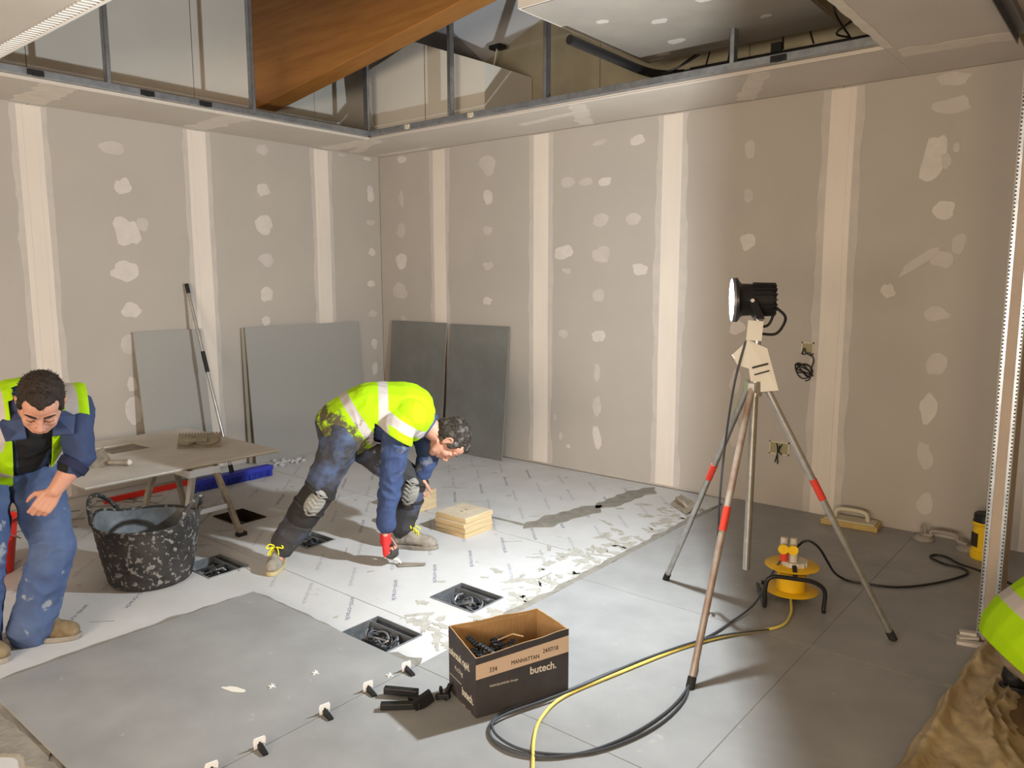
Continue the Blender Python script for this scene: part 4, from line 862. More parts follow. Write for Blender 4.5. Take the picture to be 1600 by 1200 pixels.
Mt = Matrix.Translation((5.415, -.25, .0205)); MB().lathe([(.001, 0), (.066, 0), (.07, .01), (.070, .045), (.060, .05), (.060, .19), (.067, .195), (.067, .215)], 28, Mt).build('body', M_yelcap, t, smooth=True)
MB().lathe([(.062, .215), (.062, .255), (.055, .262), (.001, .262)], 28, Mt).build('lid', M_black, t, smooth=True)
MB().box((-.061, -.02, .07), (-.058, .03, .15), M=Mt @ Matrix.Rotation(.8, 4, 'Z')).build('sticker', M_slot, t)
MB().lathe([(.068, .20), (.071, .203), (.068, .206)], 28, Mt).build('lid_ring', M_yel, t, smooth=True)
t = empty('brick_trowel', (3.6, -.47, 0), 'rusty grey notched trowel lying on the underlay by right wall', 'trowel')
Mt = Matrix.Translation((3.60, -.46, .005)) @ Matrix.Rotation(math.radians(-38), 4, 'Z') @ Matrix.Rotation(math.radians(38), 4, 'X')
mb = MB(); mb.box((-.13, 0, 0), (.13, .10, .003), M=Mt)
for i in range(13): mb.box((-.13 + i * .02, .10, 0), (-.12 + i * .02, .108, .003), M=Mt)
mb.build('blade', M_dirtalu, t); MB().tube([Mt @ Vector(p) for p in ((-.06, .05, -.002), (-.06, .05, -.0), (-.055, .05, .04), (.055, .05, .04), (.06, .05, .0))], .012, 8).build('handle', M_dirtalu, t, smooth=True)

# ================================================================ POLYTHENE AND PROTECTION BOARD
B((5.76, -4.5, .0205), (8.2, -1.46, .026), 'protection_board', M_brown, floor)
def sheet():
    nx, ny = 70, 110; V = []; F = []
    def edge(y):   # left edge of the sheet
        return 5.585 - .06 * (-1.5 - y) + .012 * noise.noise(Vector((y * 6, 0, 0)))
    def redge(y): return 5.80 + .10 * noise.noise(Vector((y * 2.2, 3, 0))) + .05 * noise.noise(Vector((y * 9, 3, 5))) + .14 * max(0, (-1.9 - y)) + .02 * noise.noise(Vector((y * 30, 3, 5)))
    for j in range(ny + 1):
        y = -1.47 - 2.3 * j / ny; a, b = edge(y), redge(y)
        for i in range(nx + 1):
            u = i / nx; x = a + (b - a) * u
            fold = .035 * math.exp(-((u - .12) / .07) ** 2) + .028 * math.exp(-((u - .5 - .15 * math.sin(y * 2)) / .07) ** 2) + .016 * math.exp(-((u - .8) / .05) ** 2)
            nz = .018 * abs(noise.noise(Vector((x * 9 + y * 3, y * 3.5, 1)))) + .010 * abs(noise.noise(Vector((x * 25, y * 14, 2))))
            V.append((x, y, .0275 + (fold * (1 + .5 * noise.noise(Vector((y * 3, 0, 9)))) + nz) * min(1, u * 12 + .02) * min(1, (1 - u) * 14 + .05)))
    for j in range(ny):
        for i in range(nx): F.append((j * (nx + 1) + i, j * (nx + 1) + i + 1, (j + 1) * (nx + 1) + i + 1, (j + 1) * (nx + 1) + i))
    mb = MB(); mb.add(V, F); o = mb.build('dust_sheet', M_poly, smooth=True); tag(o, 'crumpled dusty tan plastic sheet with torn edge at lower right', 'dust sheet')
    s_ = o.modifiers.new('thick', 'SOLIDIFY'); s_.thickness = .001
sheet()

# ================================================================ PEOPLE
def capsule(mb, pts, radii, flat=None, n=16):
    """closed tapered tube with round ends; flat=(vector, ratio) scales the cross-section along that vector"""
    pts = [Vector(p) for p in pts]; P = []; Rr = []
    d0 = (pts[1] - pts[0]).normalized(); d1 = (pts[-1] - pts[-2]).normalized()
    for k_ in range(4):
        a = math.pi / 2 * k_ / 4; P.append(pts[0] - d0 * radii[0] * math.cos(a)); Rr.append(max(radii[0] * math.sin(a), .0008))
    P.append(pts[0]); Rr.append(radii[0])
    for i in range(len(pts) - 1):
        for q in range(1, 5):
            P.append(pts[i].lerp(pts[i + 1], q / 4)); Rr.append(radii[i] + (radii[i + 1] - radii[i]) * (q / 4))
    for k_ in range(3, -1, -1):
        a = math.pi / 2 * k_ / 4; P.append(pts[-1] + d1 * radii[-1] * math.cos(a)); Rr.append(max(radii[-1] * math.sin(a), .0008))
    o = len(mb.v); mb.tube(P, Rr, n)
    if flat:
        f = Vector(flat[0]).normalized(); r = flat[1]
        for i in range(o, len(mb.v)):
            ring = min((i - o) // n, len(P) - 1); c = P[ring]; v = Vector(mb.v[i]) - c; v = v + f * v.dot(f) * (r - 1); mb.v[i] = tuple(c + v)
def fuse(mb, name, m, parent, voxel, smooth=3, noise_amp=0, nfreq=12, wr_amp=0, attrs=None, cuts=None, thick=0, post=None):
    me = bpy.data.meshes.new('tmp'); me.from_pydata(mb.v, [], mb.f); me.update()
    bm = bmesh.new(); bm.from_mesh(me); bmesh.ops.recalc_face_normals(bm, faces=bm.faces); bm.to_mesh(me); bm.free()
    o = bpy.data.objects.new('tmp', me); COL.objects.link(o)
    r = o.modifiers.new('r', 'REMESH'); r.mode = 'VOXEL'; r.voxel_size = voxel
    if smooth: s_ = o.modifiers.new('s', 'SMOOTH'); s_.iterations = smooth; s_.factor = .5
    dg = bpy.context.evaluated_depsgraph_get(); nm = bpy.data.meshes.new_from_object(o.evaluated_get(dg)); bpy.data.objects.remove(o)
    if noise_amp or wr_amp:
        nn = [Vector(v.normal) for v in nm.vertices]
        for v, vn in zip(nm.vertices, nn):
            c = v.co; d = noise_amp * noise.noise(c * nfreq) if noise_amp else 0
            if wr_amp: q = noise.noise(Vector((c.x * 11, c.y * 11, c.z * 14)) + Vector((noise.noise(c * 5) * 2, 0, 0))); d += wr_amp * (1 - 2.2 * abs(q))
            v.co = c + vn * d
    if cuts:
        bm = bmesh.new(); bm.from_mesh(nm)
        for co, no, pred in cuts:
            geom = bm.verts[:] + bm.edges[:] + bm.faces[:]; bmesh.ops.bisect_plane(bm, geom=geom, plane_co=co, plane_no=no, dist=1e-6)
        dead = [f for f in bm.faces if any(pred(f.calc_center_median()) for _, _, pred in cuts if pred)]
        bmesh.ops.delete(bm, geom=dead, context='FACES'); bm.to_mesh(nm); bm.free()
    if attrs:
        for an, fn in attrs.items():
            at = nm.attributes.new(an, 'FLOAT', 'POINT'); at.data.foreach_set('value', [fn(v.co) for v in nm.vertices])
    nm.materials.clear(); nm.materials.append(m); nm.polygons.foreach_set('use_smooth', [True] * len(nm.polygons))
    q = bpy.data.objects.new(name, nm); COL.objects.link(q)
    if parent: q.parent = parent; q.matrix_parent_inverse = worldm(parent).inverted()
    if thick: s_ = q.modifiers.new('t', 'SOLIDIFY'); s_.thickness = thick; s_.offset = 1
    return q
def orth(f, up):
    f = Vector(f).normalized(); up = Vector(up); up = (up - f * up.dot(f)).normalized(); return f.cross(up) * -1, f, up    # left, fwd, up
def head_frame(c, fwd, up, s_=1.0):
    l, f, u = orth(fwd, up); M = frame(c, l * s_, f * s_, u * s_); return M
def head_prims(mb, M):
    E_ = lambda c, r: mb.ell(c, r, M=M, n=20, m=14)
    E_((0, -.018, .030), (.075, .096, .084)); E_((0, .022, -.030), (.060, .064, .074)); E_((0, .056, -.090), (.028, .024, .022)); E_((0, .03, .045), (.064, .058, .055)); E_((0, .030, -.052), (.054, .058, .048)); E_((0, .076, -.004), (.013, .022, .032)); E_((0, .070, -.045), (.034, .022, .030))
    for s_ in (-1, 1):
        mb.tube([M @ Vector(p) for p in ((s_ * .052, -.005, -.045), (s_ * .040, .035, -.080), (s_ * .010, .062, -.096))], [.022 * 1, .020, .018], 10)
        E_((s_ * .036, .058, -.022), (.026, .024, .026)); E_((s_ * .031, .074, .006), (.0165, .013, .0115))
        E_((s_ * .074, -.010, -.006), (.007, .015, .025)); mb.tube([M @ Vector(p) for p in ((s_ * .076, .004, .004), (s_ * .080, .000, .020), (s_ * .084, -.014, .026), (s_ * .087, -.026, .014), (s_ * .085, -.024, -.006), (s_ * .079, -.012, -.026), (s_ * .075, .000, -.030))], [.005, .006, .006, .006, .006, .006, .007], 8); E_((s_ * .012, .100, -.034), (.010, .010, .008))
        mb.tube([M @ Vector(p) for p in ((s_ * .050, .064, .026), (s_ * .030, .080, .030), (s_ * .008, .084, .024))], [.010, .011, .010], 10)
    mb.tube([M @ Vector(p) for p in ((0, .078, .022), (0, .094, -.002), (0, .110, -.026), (0, .104, -.036))], [.009, .0095, .013, .010], 10)
    E_((0, .084, -.060), (.026, .010, .0055)); E_((0, .083, -.070), (.023, .010, .006)); E_((0, .078, -.05), (.03, .014, .02))
def hair(M, m, parent, front=.072, seed=0, curly=False, back=-.055):
    mb = MB(); mb.ell((0, -.026, .045), (.083, .094, .080), M=M, n=24, m=16); mb.ell((0, -.045, .0), (.078, .078, .075), M=M, n=24, m=16)
    for s_ in (-1, 1): mb.ell((s_ * .069, .014, .022), (.013, .024, .034), M=M)
    mb.ell((0, .030, .086), (.050, .048, .032), M=M); mb.ell((0, .062, .080), (.022, .022, .022), M=M)
    rnd = random.Random(seed)
    o = fuse(mb, 'hair', m, parent, .004, 3, noise_amp=.006 if curly else .004, nfreq=70 if curly else 45)
    # short tufts
    Mi = M.inverted(); tf = MB(); vs_ = [(Vector(v.co), Vector(v.normal)) for v in o.data.vertices]; R3 = M.to_3x3()
    for k_ in range(2600 if curly else 1500):
        v = vs_[rnd.randrange(len(vs_))]; c, n = v; d = (n * (.15 if not curly else .22) + R3 @ Vector((rnd.gauss(0, .45), -.5 + rnd.gauss(0, .4), rnd.gauss(0, .4)))).normalized()
        if curly and (Mi @ c).y > .05: d = (n * .25 + R3 @ Vector((rnd.gauss(0, .4), .6, rnd.gauss(0, .4)))).normalized()
        s2 = d.cross(n)
        if s2.length < 1e-3: continue
        s2 = s2.normalized() * .0016; L_ = rnd.uniform(.005, .010); a = c - n * .002
        b = a + d * L_ * .6 + n * .003; e = b + (d + Vector((rnd.gauss(0, .4), rnd.gauss(0, .4), rnd.gauss(0, .4)))) * L_ * .5
        tf.add([a - s2, a + s2, b + s2 * .7, b - s2 * .7, e], [(0, 1, 2, 3), (3, 2, 4)])
    h = tf.build('hair_tufts', m, o); h['kind'] = 'stuff'
    return o
def brows(M, m, parent):
    for s_ in (-1, 1):
        MB().tube([M @ Vector(p) for p in ((s_ * .050, .072, .030), (s_ * .032, .089, .038), (s_ * .012, .0935, .032))], [.003, .0045, .004], 8).build('eyebrow', m, parent, smooth=True)
        MB().tube([M @ Vector(p) for p in ((s_ * .046, .078, .002), (s_ * .031, .0875, -.001), (s_ * .017, .083, .003))], .0016, 6).build('eyelashes', M_hair1, parent, smooth=True)
    MB().tube([M @ Vector(p) for p in ((-.024, .086, -.065), (0, .0935, -.0645), (.024, .086, -.065))], .0017, 6).build('lip_line', mat('lip', (.30, .10, .08), .6), parent, smooth=True)
def hand(mb, wrist, d, palm, curl=.6, thumb=1, sc=1.0, infl=0, spread=.06, fingers_only=False):
    """d: direction of the hand, palm: direction the palm faces, thumb: +1/-1 side"""
    d = Vector(d).normalized(); palm = Vector(palm); palm = (palm - d * palm.dot(d)).normalized(); side = d.cross(palm).normalized() * thumb
    w0 = Vector(wrist); L = .090 * sc
    for k_, o in enumerate((-.028, -.0095, .0095, .028)):
        o = -o  # k=0 index, next to thumb
        if fingers_only: break
        capsule(mb, [w0 + side * o * .55 * sc, w0 + d * L * .55 + side * o * .95 * sc, w0 + d * (L - .004 * abs(k_ - 1)) + side * o * sc], [(.015 + infl) * sc, (.0135 + infl) * sc, (.0115 + infl) * sc], n=10)
    lens = (.072, .080, .074, .058)
    for k_, l_ in enumerate(lens):
        o = (.028, .0095, -.0095, -.028)[k_] * sc; p = w0 + d * (L - .004 * abs(k_ - 1)) + side * o; a = 0; pts = [p]; dirb = (d + side * (o / sc) * spread * 20 * .12).normalized()
        c_ = curl if not isinstance(curl, (list, tuple)) else curl[k_]
        for f, inc in ((.45, c_ * .8), (.32, c_ * 1.2), (.23, c_ * .8)):
            a += inc; dd = dirb * math.cos(a) + palm * math.sin(a); p = p + dd * l_ * sc * f; pts.append(p)
        capsule(mb, pts, [(.0092 + infl) * sc, (.0085 + infl) * sc, (.0078 + infl) * sc, (.0066 + infl) * sc], n=10)
    p0 = w0 + d * .022 * sc + side * .022 * sc; p1 = p0 + (d * .55 + side * .65 + palm * .35).normalized() * .040 * sc; p2 = p1 + (d * .8 + side * .15 + palm * .5).normalized() * .032 * sc; p3 = p2 + (d * .85 - side * .05 + palm * .55).normalized() * .024 * sc
    capsule(mb, [p0, p1, p2, p3], [(.0155 + infl) * sc, (.0115 + infl) * sc, (.0095 + infl) * sc, (.0075 + infl) * sc], n=10)
def boot(parent, heel, toe, ank, m, sole, laces=None, sc=1.0, z0=0.0):
    heel = Vector((heel[0], heel[1], z0)); toe = Vector((toe[0], toe[1], z0)); d = (toe - heel).normalized(); ank = Vector(ank); L = (toe - heel).length
    mb = MB(); up = Vector((0, 0, 1))
    capsule(mb, [heel + d * .045 + up * .055, heel + d * L * .45 + up * .055, toe - d * .055 + up * .045], [.040, .043, .038], flat=(up, .95))
    capsule(mb, [heel + d * .05 + up * .06, ank + up * .05], [.044, .050]); capsule(mb, [ank + d * .0 + up * .02, heel + d * L * .62 + up * .055], [.046, .036]); capsule(mb, [toe - d * .08 + up * .04, toe - d * .045 + up * .038], [.044, .040], flat=(up, .9))
    b = fuse(mb, 'boot', m, parent, .005, 4, noise_amp=.003, nfreq=40)
    n = Vector((-d.y, d.x, 0)); P = []
    for i in range(28):
        a = 2 * math.pi * i / 28; c, s_ = math.cos(a), math.sin(a); r = L / 2 + .002; w_ = .048 if c > -.2 else .042
        P.append(heel + d * (L / 2 + r * c * (1 if abs(c) < .9 else .995)) + n * w_ * math.copysign(abs(s_) ** .75, s_))
    MB().prism([p + up * .0015 for p in P], (0, 0, .022)).build('sole', sole, b, bevel=.003)
    if laces:
        tp = ank + up * .03 + d * .045
        mb = MB()
        for i in range(5):
            c = (ank + up * .035 + d * .055).lerp(heel + d * L * .62 + up * .093, i / 4.5); mb.tube(smoothpath([c + n * .028 - up * .012, c + up * .006, c - n * .028 - up * .012 + d * .01], 4), .0035, 6)
        c = ank + up * .035 + d * .065
        for s_ in (-1, 1):
            mb.tube(smoothpath([c, c + n * .03 * s_ + up * .015 + d * .01, c + n * .045 * s_ - up * .005 + d * .02, c + n * .01 * s_ + d * .015], 5), .0035, 6); mb.tube(smoothpath([c, c + n * .02 * s_ + d * .03 - up * .01, c + n * .03 * s_ + d * .06 - up * .03], 5), .0032, 6)
        mb.build('laces', laces, b, smooth=True)
    return b
def spine_coords(spine, lat):
    S_ = [Vector(p) for p in spine]; tot = sum((b - a).length for a, b in zip(S_, S_[1:]))
    def f(co):
        best = None; acc = 0
        for a, b in zip(S_, S_[1:]):
            d = b - a; L_ = d.length; t_ = (co - a).dot(d) / L_ / L_; tc = min(max(t_, 0 if a is not S_[0] else -9), 1 if b is not S_[-1] else 9); p = a + d * tc; r = (co - p).length
            if best is None or r < best[0]: best = (r, acc + tc * L_, p)
            acc += L_
        return best[1], (co - best[2]).dot(lat)
    return f, tot

# ---------------- man 2: bending to the floor in the middle
def man_bending():
    t = empty('person', (2.55, -2.55, 0), 'man in soiled yellow vest and blue trousers bending with red-gloved hand to the floor', 'person')
    pel = Vector((2.555, -2.51, .765)); mid = Vector((2.64, -2.40, .85)); che = Vector((2.765, -2.245, .845)); nk = Vector((2.845, -2.15, .765)); hc = Vector((2.925, -2.05, .672))
    f = Vector((.70, .71, 0)); lat = Vector((.71, -.70, 0))      # lat: towards the camera = his right side
    hipR = pel + lat * .085 + Vector((0, 0, -.02)); hipL = pel - lat * .085 + Vector((0, 0, -.03))
    knR = Vector((2.535, -2.695, .425)); anR = Vector((2.37, -2.845, .105)); knL = Vector((2.72, -2.155, .40)); anL = Vector((2.655, -2.205, .105))
    shR = Vector((2.865, -2.395, .790)); elR = Vector((2.838, -2.433, .45)); wrR = Vector((2.818, -2.458, .190))
    shL = che + Vector((.02, .03, -.01)) - lat * .17; elL = Vector((2.80, -2.085, .57)); wrL = Vector((2.775, -2.13, .45))
    HM = head_frame(hc, (.06, .05, -1), (.72, .66, -.10), 1.08)
    b = MB()
    capsule(b, [pel, mid, che], [.125, .125, .135], flat=(lat, 1.15)); capsule(b, [che - lat * .11, che + lat * .11], [.075, .075]); capsule(b, [che, nk, hc + Vector((-.03, -.03, .02))], [.09, .062, .056])
    for a, k_, e, h in ((hipR, knR, anR, 1), (hipL, knL, anL, 1)): capsule(b, [a, k_, e], [.090, .060, .036]); capsule(b, [k_.lerp(e, .1), k_.lerp(e, .45), e], [.052, .052, .034])
    fR = Vector((.72, -.69, 0)); fL = Vector((.87, .49, 0))
    for e, d in ((anR, fR), (anL, fL)): capsule(b, [e + Vector((0, 0, -.02)), e + d * .05 + Vector((0, 0, -.045))], [.030, .024])
    for s_, e, w_ in ((shR, elR, wrR), (shL, elL, wrL)): capsule(b, [che + (s_ - che) * .6, s_, e, w_], [.06, .056, .042, .027])
    hd_ = (Vector((2.822, -2.45, .10)) - wrR).normalized()
    hand(b, wrR, (.03, .02, -1), (.55, .55, -.1), curl=[1.05, 1.15, 1.2, 1.25], thumb=-1, sc=1.12)
    hand(b, wrL, (-.2, .05, -.9), (.3, .9, 0), curl=.5, thumb=1)
    head_prims(b, HM)
    body = fuse(b, 'body', M_skin, t, .0042, 4)
    hair(HM, M_hair2, t, seed=3, curly=True); brows(HM, M_hair2, t)
    # trousers
    b = MB(); capsule(b, [pel - f * .01, mid.lerp(pel, .5)], [.150, .145], flat=(lat, 1.12))
    for a, k_, e in ((hipR, knR, anR), (hipL, knL, anL)):
        e2_ = e - (e - k_).normalized() * .035; capsule(b, [a, a.lerp(k_, .5), k_, k_.lerp(e, .5), e2_], [.118, .095, .080, .078, .074])
    fuse(b, 'trousers', M_jean2, t, .0075, 2, noise_amp=.012, nfreq=9, wr_amp=.009)
    # shirt
    b = MB(); capsule(b, [mid, che], [.150, .155], flat=(lat, 1.12)); capsule(b, [che - lat * .115, che + lat * .115], [.092, .092])
    for s_, e, w_, q in ((shR, elR, wrR, .05), (shL, elL, wrL, .02)):
        capsule(b, [che + (s_ - che) * .6, s_, s_.lerp(e, .5), e, w_ + (e - w_).normalized() * q], [.085, .078, .070, .062, .050])
    fuse(b, 'shirt', M_navy2, t, .0065, 2, noise_amp=.010, nfreq=12, wr_amp=.008)
    cdir = (hc - nk).normalized(); cr = MB()
    mcol = frame(nk + cdir * .0, lat, cdir.cross(lat), cdir); cr.lathe([(.080, -.03), (.076, .012), (.080, .026), (.084, .024), (.088, -.025)], 24, mcol); cr.build('collar', M_navy2, t, smooth=True)
    # vest
    spine = [pel - (mid - pel).normalized() * .10, pel, mid, che, nk]; fn, tot = spine_coords(spine, lat)
    b = MB(); capsule(b, [pel + Vector((-.005, -.005, .0)), mid + Vector((0, 0, .0)), che], [.165, .172, .172], flat=(lat, 1.13)); capsule(b, [che - lat * .125 + Vector((.02, .02, 0)), che + lat * .125 + Vector((.02, .02, 0))], [.105, .105]); capsule(b, [che, che.lerp(nk, .6)], [.15, .10])
    capsule(b, [che + (shR - che) * .4, shR, shR + (elR - shR).normalized() * .09], [.115, .099, .092]); capsule(b, [che + (shL - che) * .4, shL], [.112, .094])
    apn = Vector((-.37, -.42, -.80)).normalized(); apl = shR + Vector((0, 0, -.050))
    def band(co):
        s_, l_ = fn(co); h = .026
        v = max(h - abs(s_ - .20), h - abs(s_ - .335))
        if s_ > .335 and l_ < 0: v = max(v, .024 - abs(-l_ - .135))
        q = -(co - apl).dot(apn)
        if s_ > .32 and l_ > .03: v = max(v, min(.026 - abs(q - .070), l_ - .03))
        return v
    def soil(co):
        s_, l_ = fn(co); return min(.22, max(-.3, .40 - s_ * 1.35) - max(0, (co.z - .84)) * 2.2)
    ax = (mid - pel).normalized(); hem = pel - ax * .085 + Vector((0, 0, -.03))
    ad = (elR - shR).normalized()
    cuts = [(hem, ax, lambda c: (c - hem).dot(ax) < 0 and (c - pel).length < .3),
            (apl, apn, lambda c: (c - apl).dot(apn) > 0 and (c - che).dot(lat) > .06 and (c - shR - ad * (c - shR).dot(ad)).length < .125 and (c - shR).length < .19),
            (nk + cdir * .012, cdir, lambda c: (c - nk - cdir * .012).dot(cdir) > 0)]
    fuse(b, 'hi_vis_vest', M_vestd, t, .0065, 4, noise_amp=.006, nfreq=8, wr_amp=.004, attrs={'band': band, 'soil': soil}, cuts=cuts, thick=.004)
    # knee pads and straps
    for k_, e, n_, up_ in ((knR, anR, Vector((.70, -.62, -.25)), None), (knL, anL, Vector((.62, -.66, -.05)), None)):
        ax_ = (e - k_).normalized(); n_ = (n_ - ax_ * n_.dot(ax_)).normalized(); s_ = ax_.cross(n_); c = k_ + ax_ * .035 + n_ * .072
        pd = MB()
        Mk = frame(c, s_, ax_, n_)
        pd.ell((0, 0, 0), (.052, .092, .030), M=Mk, n=20, m=12); p_ = pd.build('knee_pad', M_pad, t, smooth=True)
        for q in range(6):
            y = -.06 + q * .024; MB().tube([Mk @ Vector((-.036, y - .01, .024)), Mk @ Vector((0, y + .008, .031)), Mk @ Vector((.036, y - .01, .024))], .004, 6).build('pad_rib', M_pad, p_, smooth=True)
        for dy in (-.055, .06):
            cc = k_ + ax_ * (.035 + dy); MB().tube([cc + (n_ * math.cos(a) + s_ * math.sin(a)) * .087 for a in [2 * math.pi * i / 24 for i in range(24)]], .011, 8, closed=True).build('knee_strap', M_padstrap, t, smooth=True)
    mb = MB(); capsule(mb, [knR + (knR - anR).normalized() * .03, knR.lerp(anR, .42)], [.089, .090]); fuse(mb, 'knee_sleeve', M_padstrap, t, .008, 2, noise_amp=.007, nfreq=14)
    mb = MB(); capsule(mb, [knL + (knL - anL).normalized() * .0, knL.lerp(anL, .38)], [.086, .084]); fuse(mb, 'knee_sleeve', M_padstrap, t, .008, 2, noise_amp=.007, nfreq=14)
    # glove
    g = MB(); hand(g, wrR + Vector((0, 0, -.02)), (.03, .02, -1), (.55, .55, -.1), curl=[1.05, 1.15, 1.2, 1.25], thumb=-1, infl=.0042, sc=1.14); capsule(g, [wrR + Vector((0, 0, -.01)), wrR + Vector((0, 0, -.05))], [.030, .034])
    gl = fuse(g, 'glove', M_glove, t, .004, 2)
    gm = MB(); hand(gm, wrR + Vector((0, 0, -.02)), (.03, .02, -1), (.55, .55, -.1), curl=[1.05, 1.15, 1.2, 1.25], thumb=-1, infl=.0055, sc=1.14, fingers_only=True); fuse(gm, 'finger_coating', M_coat, gl, .004, 2)
    boot(t, (2.275, -2.775), (2.462, -2.972), (2.36, -2.85, .105), M_boot2, M_sole, M_lace)
    boot(t, (2.60, -2.235), (2.86, -2.085), (2.655, -2.205, .105), M_boot2, M_boot2, M_lace)
    # trowel held in the glove
    q = empty('margin_trowel', (2.87, -2.40, 0), 'small steel trowel held flat on the underlay by the red glove', 'trowel')
    MB().prism([(2.86, -2.42, .006), (2.90, -2.44, .006), (3.0, -2.33, .004), (2.975, -2.30, .004), (2.87, -2.385, .006)], (0, 0, .002)).build('blade', M_dirtalu, q); MB().tube([(2.80, -2.45, .045), (2.865, -2.41, .03), (2.885, -2.405, .012)], [.012, .009, .005], 8).build('handle', M_paper, q, smooth=True)
man_bending()

# ---------------- man 1: stooping at the left
def man_stooping():
    t = empty('person', (2.35, -4.06, 0), 'dark-haired man in yellow vest and navy jacket stooping at the left edge', 'person')
    pel = Vector((2.10, -4.055, .80)); mid = Vector((2.22, -4.05, .94)); che = Vector((2.39, -4.05, 1.03)); nk = Vector((2.50, -4.06, 1.07)); hc = Vector((2.665, -4.090, 1.118))
    f = Vector((.97, -.12, 0)).normalized(); lat = Vector((.25, .97, 0)).normalized()    # lat: his left, image right
    hipL = pel + lat * .09 + Vector((.02, 0, -.04)); hipR = pel - lat * .09 + Vector((.02, 0, -.04))
    knL = Vector((2.40, -4.00, .455)); anL = Vector((2.315, -4.075, .105)); knR = Vector((2.33, -4.245, .46)); anR = Vector((2.25, -4.275, .105))
    shL = Vector((2.47, -3.885, 1.065)); elL = Vector((2.565, -3.925, .86)); wrL = Vector((2.575, -4.035, .735)); tipL = Vector((2.545, -4.12, .62))
    shR = Vector((2.38, -4.235, 1.07)); elR = Vector((2.42, -4.36, .85)); wrR = Vector((2.50, -4.33, .66))
    HM = head_frame(hc, (.62, -.30, -.72), (.74, -.20, .63), 1.0)
    b = MB(); capsule(b, [pel, mid, che], [.12, .12, .13], flat=(lat, 1.2)); capsule(b, [che - lat * .11, che + lat * .11], [.08, .08]); capsule(b, [che, nk, hc + Vector((-.05, 0, -.01))], [.09, .062, .058])
    for a, k_, e in ((hipL, knL, anL), (hipR, knR, anR)): capsule(b, [a, k_, e], [.085, .058, .036])
    for e, d in ((anL, Vector((.68, .73, 0))), (anR, Vector((.9, .3, 0)))): capsule(b, [e + Vector((0, 0, -.02)), e + d * .05 + Vector((0, 0, -.045))], [.030, .024])
    for s_, e, w_ in ((shL, elL, wrL), (shR, elR, wrR)): capsule(b, [che + (s_ - che) * .6, s_, e, e.lerp(w_, .35), w_], [.06, .055, .044, .044, .029])
    hand(b, wrL, tipL - wrL, (-.90, .25, -.15), curl=[.55, .65, .75, .8], thumb=-1, sc=1.02); hand(b, wrR, (.1, .1, -1), (-.5, .8, 0), curl=.5, thumb=1)
    head_prims(b, HM); body = fuse(b, 'body', M_skin, t, .0042, 4)
    hair(HM, M_hair1, t, seed=8); brows(HM, M_hair1, t)
    b = MB(); capsule(b, [pel - f * .01 + Vector((0, 0, -.03)), mid.lerp(pel, .5)], [.150, .145], flat=(lat, 1.15))
    for a, k_, e in ((hipL, knL, anL), (hipR, knR, anR)): capsule(b, [a, a.lerp(k_, .5), k_, k_.lerp(e, .5), e + (e - k_).normalized() * .045], [.112, .096, .084, .086, .088])
    fuse(b, 'trousers', M_jean1, t, .0075, 2, noise_amp=.014, nfreq=7, wr_amp=.009)
    # jacket
    b = MB(); capsule(b, [pel.lerp(mid, .3), mid, che], [.150, .152, .150], flat=(lat, 1.17)); capsule(b, [che - lat * .12, che + lat * .12], [.098, .098])
    capsule(b, [elL + (elL - wrL).normalized() * -.05, elL, elL.lerp(shL, .5), shL, che + (shL - che) * .6], [.052, .058, .063, .070, .080]); capsule(b, [wrR + (elR - wrR) * .25, elR, elR.lerp(shR, .5), shR, che + (shR - che) * .6], [.045, .060, .068, .076, .085])
    capsule(b, [che + f * .05 + Vector((0, 0, -.03)), mid + f * .11 + Vector((0, 0, -.06))], [.10, .10], flat=(lat, 1.2))
    fd = (f * .62 + Vector((0, 0, -.78))).normalized(); fj, _ = spine_coords([pel, mid, che, nk + (nk - che) * .5], lat)
    def opening(co):
        s_, l_ = fj(co)
        return min(.010 + max(0, s_ - .16) * .22 - abs(l_ - .005), (co - che.lerp(nk, .3)).dot(fd) - .03)
    fuse(b, 'jacket', M_jacket, t, .0065, 2, noise_amp=.009, nfreq=11, wr_amp=.007, attrs={'opening': opening})
    wd_ = (wrL - elL).normalized(); MB().tube([elL + wd_ * .028, elL + wd_ * .062], [.063, .061], 20).build('rolled_cuff', mat('dark_cuff', (.015, .018, .05), .85), t, smooth=True)
    # black T-shirt triangle at the neck and the jacket's collar
    fd = (f * .62 + Vector((0, 0, -.78))).normalized(); upv = (nk - che).normalized()
    c0 = nk + fd * .115 + lat * -.0
    def leaf(pts, th, name, m): MB().prism(pts, fd * th).build(name, m, t, bevel=.002)
    # lies over the jacket front
    base_ = che + fd * .150 - upv * .0
    ctr = nk + fd * .085
    for s_ in (-1, 1):
        a = nk + lat * .065 * s_ - fd * .02; b_ = nk + lat * .135 * s_ + fd * .05 + upv * .01; c = nk + lat * .12 * s_ + fd * .13 - upv * .02; d_ = nk + lat * .045 * s_ + fd * .125 - upv * .03; e = nk + lat * .055 * s_ + fd * .05 + upv * .03
        mb = MB(); mb.prism([a, b_, c, d_, e], upv * .008 + Vector((0, 0, .004))); mb.build('collar', M_navy, t, bevel=.002)
    # vest
    spine = [pel, mid, che, nk + (nk - che) * .5]; fn, tot = spine_coords(spine, lat)
    b = MB(); capsule(b, [pel + Vector((-.0, 0, .02)), mid, che], [.170, .172, .168], flat=(lat, 1.16)); capsule(b, [che - lat * .135, che + lat * .135], [.112, .112])
    for q_ in (shL, shR): capsule(b, [che + (q_ - che) * .35, q_], [.118, .094])
    capsule(b, [che + f * .05 + Vector((0, 0, -.03)), mid + f * .11 + Vector((0, 0, -.06))], [.118, .118], flat=(lat, 1.2))
